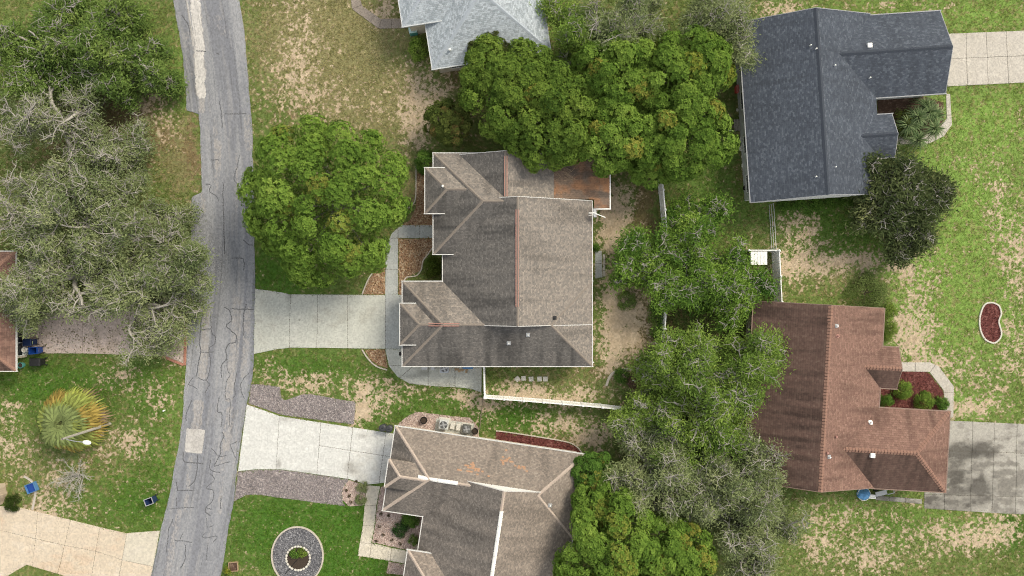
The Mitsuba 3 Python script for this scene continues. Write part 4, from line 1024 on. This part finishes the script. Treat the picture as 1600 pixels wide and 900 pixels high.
shrub('light green shrub in the dark bed of the slate blue house', 1416, 190, 26, 1.5, [(.07, .10, .02), (.11, .15, .03), (.15, .19, .045), (.19, .22, .06)], 90, 3600)
for i, (x_, y_) in enumerate(((1226, 322), (1250, 319), (1276, 317), (1302, 314), (1326, 316))):
    shrub(['dark green shrub at the left end of the row below the slate blue house', 'dark green shrub second in the row below the slate blue house', 'dark green shrub midway in the row below the slate blue house', 'dark green shrub fourth in the row below the slate blue house', 'dark green shrub at the right end of the row, beside the glossy tree'][i], x_, y_, 13, .9, MID, 91 + i, 1500, squash=(1.1, .7), group='shrubs in a row below the slate blue house')
shrub('green shrub in the round brown bed', 972, 588, 14, .9, MID, 97, 1600)
shrub('low weedy shrub below the tall tree beside the central house patio', 980, 470, 18, .9, OAKD, 98, 1800)
shrub('green vine clump against the lower part of the tall fence', 1028, 500, 24, 1.6, MID, 99, 3600, squash=(.6, 1.5))
for i, (x_, y_) in enumerate(((541, 766), (546, 775), (548, 785), (556, 752), (595, 804), (607, 806), (592, 823), (598, 836), (612, 845), (588, 846), (625, 850))):
    shrub(['tiny dark plant first from the left in the small rosy bed', 'tiny dark plant second from the left in the small rosy bed', 'tiny dark plant lowest in the small rosy bed', 'tiny dark plant topmost in the small rosy bed', 'tiny dark plant by the upper end of the ivory walk', 'tiny dark plant close under the lower gutter of the bottom house', 'tiny dark plant on the left rim of the rosy bed by the ivory walk', 'tiny dark plant below the glossy green shrub on its left', 'tiny dark plant at the lower middle of the rosy bed', 'tiny dark plant in the lower left corner of the rosy bed', 'tiny dark plant close below the glossy green shrub'][i], x_, y_, 3.2, .25, [(.04, .03, .02), (.06, .05, .025), (.08, .07, .03), (.1, .09, .04)], 110 + i, 90, size=.07, group='tiny plants dotted in the rosy gravel')

# --- spiky strap leaved plant, fan palm, dead shrub
def strap_plant(label, px, py, n, L, pal, seed):
    r = np.random.default_rng(seed); cx, cy = W(px, py, .8)
    key = thing('strap_leaved_plant', label, 'plant')
    V, Fc, Cc = [], [], []
    for h_ in range(9):
        ox, oy = r.normal(0, 1.2, 2) * [1, .8]
        for i in range(n // 9):
            az = r.random() * 6.28; el = r.uniform(.15, 1.3); l = L * r.uniform(.6, 1.1)
            t = np.linspace(0, 1, 6)
            rr = l * np.cos(el) * t; z = .3 + l * np.sin(el) * t - .75 * l * t**2 * math.cos(el)
            pth = np.c_[cx + ox + rr * math.cos(az), cy + oy + rr * math.sin(az), np.maximum(z + .5 + .5 * ((h_ * 7) % 5) / 4, .06)]
            wv = .045 * (1 - t**2 * .9)[:, None] * np.array([-math.sin(az), math.cos(az), 0])
            b0 = len(V) * 12
            V.append(np.vstack([pth - wv, pth + wv]))
            for q in range(5): Fc += [(b0 + q, b0 + q + 1, b0 + 7 + q), (b0 + q, b0 + 7 + q, b0 + 6 + q)]
            Cc.append(np.tile(pick(pal, np.array([r.random()]), r), (12, 1)))
    put('leaves', trimesh.Trimesh(np.vstack(V), Fc, process=False), 'leaf', key, color=np.vstack(Cc), kind='stuff')
    put('stem', cyl(cx, cy, 0, .9, .09, 10, .06), BARKD, key)
strap_plant('spiky grey green strap leaved plant at the slate blue house', 1441, 182, 1150, 1.45, [(.12, .19, .085), (.18, .26, .115), (.25, .33, .16), (.32, .38, .20)], 130)

def fan_palm(label, px, py, hz, seed):
    r = np.random.default_rng(seed); cx, cy = W(px, py, hz)
    key = thing('fan_palm', label, 'palm tree')
    put('trunk', tubes([np.array([[cx, cy, z] for z in np.linspace(0, hz - .3, 7)])], [np.array([.26, .2, .18, .18, .18, .19, .2])], 12), BARKD, key, smooth=True)
    NF = 60
    for i in range(NF):
        az = i * 2.39996 + r.normal(0, .10); lvl = i / (NF - 1.0)
        el = 1.30 - 1.75 * lvl**.8 + r.normal(0, .07)
        pl = .50 + 1.65 * lvl**.75 + r.normal(0, .07)
        t = np.linspace(0, 1, 5)
        ps = np.c_[pl * np.cos(el) * t * math.cos(az), pl * np.cos(el) * t * math.sin(az), pl * np.sin(el) * t - .20 * t**2 * pl] + [cx, cy, hz - .2]
        fd_ = unit(ps[-1] - ps[-2] + np.array([math.cos(az), math.sin(az), 0]) * .25)
        side = np.array([-math.sin(az), math.cos(az), 0]); up = unit(np.cross(fd_, side)); up = up if up[2] > 0 else -up
        ap = math.degrees(az) % 360
        gold = lvl > .45 and (95 < ap < 150 or 225 < ap < 285 and lvl > .6 or 15 < ap < 50 and lvl < .8 or ap > 335 and lvl < .8)
        base_c = np.array((.34, .26, .075) if gold else ((.21, .26, .10), (.29, .34, .095), (.36, .40, .10))[min(2, int(lvl * 2.2 + .6 * r.random()))])
        if 120 < ap < 260 and lvl > .5 and not gold: base_c = np.array((.33, .40, .11))
        if lvl > .85 and (ap < 60 or ap > 340): base_c = np.array((.27, .20, .13))
        base_c = base_c * r.uniform(.8, 1.15)
        R_ = r.uniform(1.2, 1.5); S_ = 15
        V, Fc, Cc = [], [], []
        for s in range(S_):
            a = (s / (S_ - 1) - .5) * 3.4
            l = R_ * (1 - .22 * abs(a / 1.7)) * r.uniform(.92, 1.06)
            dd = fd_ * math.cos(a) + side * math.sin(a)
            sd_ = unit(np.cross(dd, up)) * .105
            k0 = len(V); fold = up * (.035 if s % 2 else -.02)
            m1_ = ps[-1] + dd * l * .5 + fold - [0, 0, .05 * l]
            m2_ = ps[-1] + dd * l * .8 + fold - [0, 0, .17 * l]
            tp = ps[-1] + dd * l - [0, 0, (.30 + .22 * lvl) * l]
            V += [ps[-1], m1_ - sd_, m1_ + sd_, m2_ - sd_ * .6, m2_ + sd_ * .6, tp]
            Fc += [(k0, k0 + 1, k0 + 2), (k0 + 1, k0 + 3, k0 + 4), (k0 + 1, k0 + 4, k0 + 2), (k0 + 3, k0 + 5, k0 + 4)]
            cc = base_c * (.74, 1.12)[s % 2] * r.uniform(.85, 1.15)
            Cc += [cc * .8, cc, cc, cc, cc, cc * 1.1]
        pet = tubes([ps], [np.linspace(.035, .02, 5)], 4)
        vv = np.vstack([np.array(V), pet.vertices]); ff = np.vstack([np.array(Fc), pet.faces + len(V)])
        put('frond', trimesh.Trimesh(vv, ff, process=False), 'leaf', key, color=np.vstack([np.array(Cc), np.tile([.15, .17, .07], (len(pet.vertices), 1))]), label='old golden yellow frond' if gold else None)
fan_palm('fan palm with yellowing fronds under the street lamp', 97, 661, 3.0, 140)

def dead_shrub(label, px, py, rpx, seed):
    r = np.random.default_rng(seed); cx, cy = W(px, py, .5); R = rpx / PXM
    key = thing('dead_shrub', label, 'shrub')
    P5, R5, P4, R4 = [], [], [], []
    for i in range(26):
        az = r.random() * 6.28; el = r.uniform(.15, 1.2)
        b = curve(np.array([cx, cy, 0]) + r.normal(0, .12, 3) * [1, 1, 0], np.array([math.cos(az) * math.cos(el), math.sin(az) * math.cos(el), math.sin(el)]), R * r.uniform(.7, 1.15), 6, .22, -.04, r)
        b[:, 2] = np.maximum(b[:, 2], .05)
        P5.append(b); R5.append(np.linspace(.035, .014, 6))
        for j in range(7):
            s = r.integers(2, 6)
            c = curve(b[s], unit(b[s] - b[s - 1]) + r.normal(0, .7, 3) * [1, 1, .4], R * r.uniform(.2, .42), 4, .3, 0, r)
            c[:, 2] = np.maximum(c[:, 2], .05)
            P4.append(c); R4.append(np.linspace(.018, .010, 4))
    put('branches', cat_([tubes(P5, R5, 5), tubes(P4, R4, 4)]), mat('bark_silver', (.40, .385, .35), .95), key, smooth=True, kind='stuff')
dead_shrub('leafless silver grey shrub in the lower left lawn', 119, 746, 33, 150)

# fallen dry branch on the rusty porch roof
r = np.random.default_rng(160)
pb = []
for i in range(16):
    x, y = W(884 + r.normal(0, 9), 272 + r.normal(0, 7), 2.9)
    a = r.random() * 6.28
    q = curve(np.array([x, y, 3.05]), np.array([math.cos(a), math.sin(a), .02]), r.uniform(.5, 1.6), 6, .25, 0, r); q[:, 2] = 3.0 + .10 * r.random() - (q[:, 0] - 3.64) * .06 + .12
    pb.append(q)
put('fallen_branches', tubes(pb, np.tile(np.linspace(.022, .012, 6), (len(pb), 1)), 4), mat('dry_twig', (.36, .27, .19), .95), label='dry fallen twigs lying on the rusty porch roof', cat='branches', kind='stuff')

# ------------------------------------------------------------------ small things
def bin_(label, px, py, col, deg=0, zt=1.05, w=.58, d=.72, open_=False, lidcol=None, lid_open=False):
    x, y = W(px, py, zt)
    key = thing('wheelie_bin', label, 'bin')
    V = lambda m: place(m, x, y, 0, deg)
    b = trimesh.convex.convex_hull(np.array([(sx * w * k / 2, sy * d * k / 2, z) for sx in (-1, 1) for sy in (-1, 1) for k, z in ((.78, .12), (1, zt - .04))]))
    if open_:
        inner = trimesh.convex.convex_hull(np.array([(sx * w * k / 2, sy * d * k / 2, z) for sx in (-1, 1) for sy in (-1, 1) for k, z in ((.72, .25), (.90, zt + .1))]))
        mm = m3.Manifold.hull_points(np.array(b.vertices)) - m3.Manifold.hull_points(np.array(inner.vertices))
        q = mm.to_mesh(); b = trimesh.Trimesh(q.vert_properties[:, :3], q.tri_verts)
        rim = extr(sbox(-w / 2 - .03, -d / 2 - .03, w / 2 + .03, d / 2 + .03).difference(sbox(-w / 2 + .03, -d / 2 + .03, w / 2 - .03, d / 2 - .03)), zt - .04, zt + .01)
        put('rim', V(rim), lidcol or METAL, key)
    put('body', V(b), col, key)
    if open_:
        if lid_open: put('lid', V(rot(cham(-w / 2 - .02, w / 2 + .02, -.025, .025, zt - .72, zt, .012), -18, (0, 0, zt), (1, 0, 0)).apply_translation([0, d / 2 + .09, 0])), col, key)
    else:
        lid = trimesh.convex.convex_hull(np.array([(sx * (w / 2 + .03) * k, sy * (d / 2 + .03) * k, z) for sx in (-1, 1) for sy in (-1, 1) for k, z in ((1, zt - .04), (1, zt), (.86, zt + .07))]))
        put('lid', V(lid), lidcol or col, key)
        put('handle', V(bx(-w / 2 + .05, w / 2 - .05, d / 2 + .05, d / 2 + .09, zt - .06, zt - .02)), DARK, key)
    for sx in (-1, 1):
        put('wheel', V(rot(cyl(0, 0, -.03, .03, .11, 16), 90, axis=(0, 1, 0)).apply_translation([sx * (w / 2 - .02), d / 2 - .02, .11])), DARK, key)
bin_('blue bin standing open on the lower left lawn, lid hanging back', 232, 784, NAVY, -70, open_=True, lid_open=True, lidcol=METAL)
bin_('navy bin against the screened garage front of the left house', 42, 535, NAVY, -90)
bin_('bright blue bin beside the navy bin at the left house', 51, 548, BLUE, -85, open_=True, lid_open=True, lidcol=BLUE)
bin_('black bin on the grass edge at the left house', 54, 566, DARK, -90, w=.66, d=.9)
def tub(label, name, cat, px, py, r, h, m, soil=None, n=24, zt=None):
    x, y = W(px, py, h)
    key = thing(name, label, cat)
    o = m3.Manifold.cylinder(h, r * .82, r, n) - m3.Manifold.cylinder(h, r * .74, r * .90, n).translate([0, 0, .08])
    q = o.to_mesh()
    put('pot', trimesh.Trimesh(q.vert_properties[:, :3], q.tri_verts).apply_translation([x, y, 0]), m, key, smooth=30)
    if soil: put('soil', cyl(x, y, h * .5, h * .82, r * .83, n), soil, key)
    return key
tub('white bucket beside the bright blue bin', 'bucket', 'bucket', 37, 547, .22, .9, WHITE, STONE)
tub('teal pot at the corner of the left red roof', 'flower_pot', 'pot', 31, 571, .26, .45, TEAL, SOIL)
tub('black round pot in the rosy gravel bed of the bottom house', 'flower_pot', 'pot', 662, 657, .33, .4, BLACK, SOIL)
tub('black hose pot right of the air conditioners', 'flower_pot', 'pot', 742, 674, .30, .45, BLACK, SOIL)
tub('black round planter by the left wall of the slate blue house', 'flower_pot', 'pot', 1167, 293, .30, .40, BLACK, SOIL)
tub('white bucket by the left wall of the slate blue house', 'bucket', 'bucket', 1163, 258, .22, .35, WHITE, STONE)
def can(label, px, py):
    x, y = W(px, py, .9); key = thing('round_trash_can', label, 'trash can')
    put('body', cyl(x, y, 0, .82, .25, 24, .30), mat('charcoal_plastic', (.045, .048, .055), .5) if 'charcoal_plastic' not in scene else 'charcoal_plastic', key, smooth=30)
    put('lid', cat_([cyl(x, y, .82, .86, .335, 24), cyl(x, y, .86, .93, .32, 24, .2)]), 'charcoal_plastic', key, smooth=30)
    put('handle', bx(x - .09, x + .09, y - .015, y + .015, .93, .97), DARK, key)
can('charcoal round trash can at the upper edge of the white driveway, left one of two', 597.5, 669)
can('charcoal round trash can at the upper edge of the white driveway, right one of two', 607.5, 670.5)

def ac(label, px, py, w=.85, h=.75, deg=0, m=ACW):
    x, y = W(px, py, h); key = thing('air_conditioner', label, 'air conditioner')
    V = lambda q: place(q, x, y, 0, deg)
    put('body', V(cham(-w / 2, w / 2, -w / 2, w / 2, .08, h, .05)), m, key)
    put('base', V(bx(-w / 2 - .12, w / 2 + .12, -w / 2 - .12, w / 2 + .12, .0, .09)), CURBW, key)
    put('fan_opening', V(cyl(0, 0, h - .02, h + .006, w * .40, 28)), BLACK, key)
    g = put('grille', V(cat_([extr(Point(0, 0).buffer(q).difference(Point(0, 0).buffer(q - .014)), h + .02, h + .035) for q in np.linspace(w * .12, w * .42, 6)])), METAL, key, kind='stuff')
    put('fan_hub', V(cyl(0, 0, h, h + .05, w * .11, 18)), METAL, key, smooth=30)
    for i in range(4): put('fan_blade', V(rot(bx(w * .09, w * .38, -.07, .07, h + .006, h + .014), i * 90 + 20)), METAL, key)
ac('grey air conditioner on the side pad of the central house', 694, 576, .8, .8, 0, mat('ac_blue_grey', (.42, .45, .50), .5))
ac('grey air conditioner left of the pair above the bottom house', 693, 664, .85, .75, -8.5)
ac('dark grey air conditioner right of the pair above the bottom house', 729, 671, .75, .62, -8.5, mat('ac_dark_grey', (.10, .105, .10), .6))
def boxy(name, label, cat, px, py, w, d, h, m, deg=0, parts=()):
    x, y = W(px, py, h); key = thing(name, label, cat)
    put('body', place(cham(-w / 2, w / 2, -d / 2, d / 2, 0, h, .02), x, y, 0, deg), m, key)
    put('lid', place(cham(-w / 2 - .02, w / 2 + .02, -d / 2 - .02, d / 2 + .02, h, h + .05, .015), x, y, 0, deg), parts[0] if parts else m, key)
    return key
pad = put('equipment_pad', place(extr(sbox(-1.75, -.6, 1.75, .6), 0, .07), *W(710, 668), 0, -8.5), CON_A, label='stained slab under the two air conditioners', kind='structure')
for i, t in enumerate((-.2, .25)):
    boxy('pump_box', ['white pump box between the air conditioners, left one', 'white pump box between the air conditioners, right one'][i], 'box', 707 + 9 * i, 666 + 2 * i, .35, .5, .35, STONE, -8.5)
boxy('pump_box', 'white and dark box at the left of the side pad', 'box', 663, 574, .5, .4, .55, WHITE, 0, (METAL,))
boxy('meter_box', 'small grey box on the side pad left of the air conditioner', 'box', 676, 575, .3, .3, .5, METAL)
put('paver_pile', cat_([place(bx(-.2, .2, -.1, .1, 0, .06), *(W(714 + 5 * i, 577 + (i % 2) * 2)), .05, 25 * i) for i in range(4)]), PLANK, label='flat brown scraps on the side pad', cat='scraps', kind='stuff')
boxy('low_box', 'pale blue low box under the eave on the side pad', 'box', 731, 574, .9, .25, .3, SKYB)
boxy('grill', 'black covered grill by the garage corner of the central house', 'grill', 627, 553, .35, .3, .7, BLACK)
boxy('utility_box', 'pale teal metal box beneath the eave of the pale blue roof', 'box', 645, 47, .7, .5, .8, TEAL, 9, (mat('teal_pale', (.40, .55, .55), .5),))
boxy('cooler', 'red cooler by the left wall of the slate blue house', 'cooler', 1156, 138, .62, .62, .55, RED, 4, (mat('red_faded', (.56, .18, .17), .5),))
def planter(name, label, px, py, w, h, m, soil, deg):
    x, y = W(px, py, h); key = thing(name, label, 'planter')
    t = .05
    for i, q in enumerate(((-w / 2, w / 2, -w / 2, -w / 2 + t), (-w / 2, w / 2, w / 2 - t, w / 2), (-w / 2, -w / 2 + t, -w / 2 + t, w / 2 - t), (w / 2 - t, w / 2, -w / 2 + t, w / 2 - t))):
        put('side', place(bx(*q, 0, h), x, y, 0, deg), m, key)
    put('filling', place(bx(-w / 2 + t, w / 2 - t, -w / 2 + t, w / 2 - t, 0, h * .6), x, y, 0, deg), soil, key)
planter('square_planter', 'square wooden planter with dark soil in the lower lawn', 364, 886, .85, .22, PLANK, MUL_D, 4)
planter('square_tub', 'square sky blue tub inside the curved edging', 47, 763, .85, .45, SKYB, BLUE, 22)

# street lamp
lx, ly = W(172, 662, 0); tx_, ty_ = W(97, 685, 6.75)
sl = thing('street_lamp', 'street lamp on a weathered wooden pole beside the fan palm', 'street lamp')
put('pole', tubes([np.linspace([lx, ly, 0], [lx * .5 + tx_ * .5, ly * .5 + ty_ * .5, 6.75], 6)], [np.linspace(.14, .09, 6)], 12), WOODP, sl, smooth=True)
px_, py_ = (lx + tx_) / 2, (ly + ty_) / 2
hx, hy = W(132, 691, 7.0)
put('arm', tubes([np.array([[px_, py_, 6.4], [px_ * .7 + hx * .3, py_ * .7 + hy * .3, 6.8], [px_ * .3 + hx * .7, py_ * .3 + hy * .7, 7.0], [hx, hy, 7.0]])], [np.full(4, .035)], 8), METAL, sl, smooth=True)
hm = trimesh.creation.icosphere(2); hm.vertices *= [.36, .19, .11]
hd = put('lamp_head', place(hm, hx + .2, hy - .02, 7.0, -8), WHITE, sl, smooth=True)
put('lens', place(cyl(0, 0, -.13, -.06, .13, 16), hx + .2, hy - .02, 7.0), GLASSD, hd)
put('utility_marker', cyl(*W(255, 642, .3), 0, .3, .07, 12), WHITE, label='small white marker stub in the left lawn', cat='marker')

# roof antenna at the back corner of the central house
an = thing('antenna', 'white television antenna at the upper right corner of the central house roof', 'antenna')
ax_, ay_ = W(930, 333, 3.6)
put('mast', cyl(ax_, ay_, 0, 3.5, .03, 10), METAL, an)
put('boom', place(bx(-.18, 1.0, -.035, .035, 3.42, 3.49), ax_, ay_, 0, -22), WHITE, an)
put('reflector', place(cham(-.14, .14, -.35, .42, 3.32, 3.41, .03), ax_, ay_, 0, 4), METAL, an)
for i in range(3): put('element', place(bx(-.55, .15, -.018, .018, 3.42, 3.45), ax_, ay_ - .02 + .12 * (i - 1), 0, 3), WHITE, an)

# backyard slab, stepping stones, small things
paved('back_step', [(930, 392), (940, 392), (941, 433), (930, 435)], [[(928, 412), (944, 412)]], CON_A2, 'grey back step slab by the right wall of the central house')
paved('back_path', [(942, 397), (945.5, 397), (945.5, 433), (942, 433)], [[(941, 405 + 9 * i), (947, 405 + 9 * i)] for i in range(4)], CON_C, 'row of small pavers beside the back step')
for i, (x_, y_, a) in enumerate(((808.5, 592, 40), (818, 591, 3), (830, 592, 8), (843, 592, 4), (852, 592, 2))):
    x, y = W(x_, y_); g_ = put('stepping_stone', place(cham(-.22, .22, -.22, .22, 0, .07, .02), x, y, 0, a), STONE, smooth=False, cat='stone', group='stepping stones below the central house',
        label=['pale stepping stone turned on its corner, leftmost of the five', 'pale stepping stone second from the left of five', 'pale stepping stone in the middle of the five', 'pale stepping stone fourth from the left of five', 'pale stepping stone at the right end of the five'][i])
ht = thing('hand_tool', 'small white handled tool lying in the round brown bed', 'tool')
x, y = W(991, 595); put('handle', place(cham(-.22, .22, -.03, .03, .05, .10, .012), x, y, 0, -6), WHITE, ht); put('blade', place(cham(.20, .32, -.06, .06, .05, .065, .004), x, y, 0, -6), METAL, ht)
# white plastic chair by the upper clump
ch = thing('plastic_chair', 'white plastic chair at the edge of the upper tree clump', 'chair')
x, y = W(1104, 213, .45)
V = lambda m: place(m, x, y, 0, 35)
put('seat', V(cham(-.26, .26, -.26, .26, .42, .46, .015)), WHITE, ch)
put('backrest', V(rot(cham(-.26, .26, .25, .29, .46, .95, .015), 14, (0, .27, .46), (1, 0, 0))), WHITE, ch)
for sx in (-1, 1):
    put('armrest', V(cham(sx * .29 - .03, sx * .29 + .03, -.22, .27, .64, .68, .012)), WHITE, ch)
    for sy in (-1, 1): put('leg', V(bx(sx * .23 - .025, sx * .23 + .025, sy * .23 - .025, sy * .23 + .025, 0, .42)), WHITE, ch)
# entry steps and clutter on the left side of the slate blue house
es = thing('wooden_step', 'weathered wooden step platform at the left door of the slate blue house', 'step')
for i in range(7):
    x, y = W(1147 + 2.3 * i, 196); put('plank', place(cham(-.055, .055, -.52, .52, .16, .20, .01), x, y, 0, 4), WOODP, es)
for sy in (-.45, .45):
    x, y = W(1154, 196); put('beam', place(bx(-.5, .5, -.04, .04, 0, .16), x, y + sy, 0, 4), BARKD, es)
put('timber', place(cham(-.62, .62, -.05, .05, 0, .1, .01), *W(1139, 204), 0, -3), STONE, label='pale timber lying left of the wooden step', cat='timber')
put('timber', place(cham(-.45, .45, -.10, .10, 0, .1, .01), *W(1144, 198), 0, -3), BARKD, label='dark timber lying left of the wooden step', cat='timber')
rk = np.random.default_rng(170)
for i, (x_, y_, q) in enumerate(((1156, 163, .2), (1160, 170, .24), (1152, 172, .16), (1159, 218, .24), (1164, 226, .2), (1158, 232, .27), (1165, 238, .17), (1161, 245, .2))):
    m = trimesh.creation.icosphere(2); m.vertices *= (1 + .35 * (meshkit.noise(m.vertices * 1.6 + i * 7)[:, None] - .5)) * [q, q * .8, q * .6]
    put('rock', place(m, *W(x_, y_), q * .3, i * 50), STONE, smooth=True, cat='rock', group='pale rocks along the left wall of the slate blue house',
        label=['pale rock above the wooden step, nearest the red cooler', 'pale rock just below the first rock under the red cooler', 'small pale rock above the wooden step on the left', 'pale rock first below the wooden step', 'pale rock second below the wooden step, near the wall', 'largest pale rock in the row below the wooden step', 'small pale rock fourth below the wooden step', 'pale rock lowest in the row, above the white bucket'][i])
# white shed with a flat roof under the trees
sh = thing('shed', 'small white flat roofed shed half hidden under the trees', 'shed')
x0, y0 = W(1173, 414, 2.1); x1, y1 = W(1199, 393, 2.1)
put('wall', bx(x0 + .12, x1 - .12, y0 + .12, y1 - .12, 0, 2.0), GREYW, sh)
n_ = 5
for i in range(n_): put('roof_panel', cham(x0 + (x1 - x0) * i / n_ + .008, x0 + (x1 - x0) * (i + 1) / n_ - .008, y0, y1, 2.0, 2.08, .015), WHITE, sh)
put('door', bx(x0 + .10, x0 + .125, y0 + .4, y0 + 1.1, .05, 1.9), METAL, sh)
# things along the lower side of the red roofed house
tp = thing('tarp_bundle', 'blue tarp bundle against the lower wall of the red roofed house', 'tarp')
m = trimesh.creation.icosphere(3); m.vertices[:, 2] = np.maximum(m.vertices[:, 2], -.2); m.vertices *= (1 + .5 * (meshkit.fbm(m.vertices * 2.2, 3, 4)[:, None] - .5)) * [.62, .48, .55]
put('tarp', place(m, *W(1348, 771), .11, 20), TARP, tp, smooth=25)
put('rope', ringm(*W(1348, 771), .22, .25, .55, .60), WHITE, tp)
ct = thing('garden_cart', 'grey metal cart frame beside the blue tarp bundle', 'cart')
x, y = W(1380, 770, .5); V = lambda m: place(m, x, y, 0, 14)
put('bed', V(cham(-.7, .35, -.22, .22, .42, .52, .02)), METAL, ct)
for q in ((.35, 1.0, -.26, -.20), (.35, 1.0, .16, .22)): put('handle', V(bx(*q, .5, .55)), METAL, ct)
put('crossbar', V(bx(.94, 1.0, -.20, .16, .5, .55)), METAL, ct)
for sx in (-.5, .15):
    for sy in (-.27, .27): put('wheel', V(rot(cyl(0, 0, -.035, .035, .2, 18), 90, axis=(1, 0, 0)).apply_translation([sx, sy, .2])), DARK, ct)
boxy('storage_box', 'white storage box below the blue tarp bundle', 'box', 1363, 776, .6, .35, .35, WHITE, -3)
paved('side_path', [(1368, 774), (1440, 780), (1440, 787), (1368, 781)], [[(1390, 770), (1389, 790)], [(1415, 770), (1414, 790)]], CON_D, 'narrow grey slab path below the red roofed house')

# ------------------------------------------------------------------ loose cover: chips, pebbles, leaves, turf blades
def scatter(P, n, seed):
    r = np.random.default_rng(seed); x0, y0, x1, y1 = P.bounds; out = []
    while sum(map(len, out)) < n:
        q = np.c_[r.uniform(x0, x1, n), r.uniform(y0, y1, n)]
        out.append(q[shapely.contains_xy(P, q[:, 0], q[:, 1])])
    return np.vstack(out)[:n], r
def chips(name, polys, dens, L, wd, pal, label, seed, z=.04):
    V, F_, Cc, k0 = [], [], [], 0
    P = unary_union([p for p in polys]); n = int(P.area * dens)
    q, r = scatter(P.buffer(-.03), n, seed)
    c = np.c_[q, np.full(n, z) + .035 * r.random(n)]
    N = unit(r.normal(size=(n, 3)) * .45 + [0, 0, 1])
    m, col = leaf_mesh(c, N, np.full(n, L), np.full(n, wd), pick(pal, r.random(n), r), r)
    put(name, m, 'chip', color=col, label=label, kind='stuff')
chips('wood_chips', [m1, m3_, m4, m5], 90, .20, .09, [(.16, .09, .05), (.30, .18, .10), (.45, .33, .21), (.60, .50, .36)], 'tan wood chips scattered on the front beds', 180)
chips('mulch_chips', [m6, m8, m9], 70, .16, .06, [(.06, .02, .018), (.13, .045, .04), (.22, .09, .075)], 'maroon mulch chips on the reddish beds', 181)
chips('pebbles', [r1, r2_, r3, r4], 80, .10, .08, [(.30, .22, .19), (.48, .37, .33), (.62, .54, .48)], 'rosy pebbles on the gravel beds', 182)
chips('gravel_stones', [g1, g2], 60, .11, .08, [(.14, .13, .135), (.27, .24, .24), (.45, .41, .40)], 'grey purple stones on the gravel strips', 183)
chips('gravel_stones', [ov.difference(Polygon(WL(ell(466, 872, 19, 19))))], 90, .11, .08, [(.07, .072, .08), (.17, .17, .185), (.38, .38, .40)], 'dark stones on the gravel oval', 184)
litter = Polygon(WL([(44, 480), (292, 466), (288, 566), (255, 552), (130, 550), (60, 548)]))
chips('fallen_leaves', [litter], 15, .17, .10, [(.14, .12, .07), (.20, .17, .11), (.19, .20, .11), (.36, .30, .24)], 'leaf litter on the pinkish driveway', 185, .055)

AREA = sbox(*W(-25, 925), *W(1625, -25))
NG = unary_union([g for g in NOGRASS if g is not None])
shapely.prepare(NG)
r = np.random.default_rng(190)
n = 190000
q = np.c_[r.uniform(AREA.bounds[0], AREA.bounds[2], n), r.uniform(AREA.bounds[1], AREA.bounds[3], n)]
q = q[~shapely.contains_xy(NG, q[:, 0], q[:, 1])]
gx_, gy_ = mi.Float(q[:, 0].astype(np.float32)), mi.Float(q[:, 1].astype(np.float32))
zs = zones(gx_, gy_)
gcol, gs = turf(gx_, gy_, zs)
gcol = np.array(gcol).reshape(3, -1).T if np.array(gcol).shape[0] == 3 else np.array(gcol)
gs, gb = np.array(gs).ravel(), np.array(zs[1]).ravel()
lushv = np.array(zs[2]).ravel()
keep = r.random(len(q)) < np.clip((1 - gs * 1.02) * (1 - .55 * gb), .02, 1)
q, gcol, lushv = q[keep], gcol[keep], lushv[keep]
n = len(q)
B_ = 3
k = np.repeat(np.arange(n), B_)
az = r.random(n * B_) * 6.2832
Lb = (.10 + .10 * r.random(n * B_)) * (1 + .25 * lushv[k])
d = np.c_[np.cos(az), np.sin(az), np.zeros(n * B_)]
s_ = np.c_[-np.sin(az), np.cos(az), np.zeros(n * B_)] * (.020 + .014 * r.random((n * B_, 1)))
o = np.c_[q[k] + r.normal(0, .035, (n * B_, 2)), np.zeros(n * B_)]
tip = o + d * Lb[:, None] * .85 + np.c_[np.zeros((n * B_, 2)), Lb * (.30 + .5 * r.random(n * B_))]
V = np.stack([o - s_ + [0, 0, .004], tip, o + s_ + [0, 0, .004]], 1).reshape(-1, 3)
tone = (.75 + .6 * r.random(n))[k] * (.85 + .3 * r.random(n * B_))
cb = gcol[k] * tone[:, None] * np.array([1.08, 1.05, 1.0])
put('grass', trimesh.Trimesh(V, np.arange(len(V)).reshape(-1, 3), process=False), 'blade', color=np.repeat(np.clip(cb, 0, 1), 3, 0), label='grass and weed tufts of the lawns', kind='stuff')
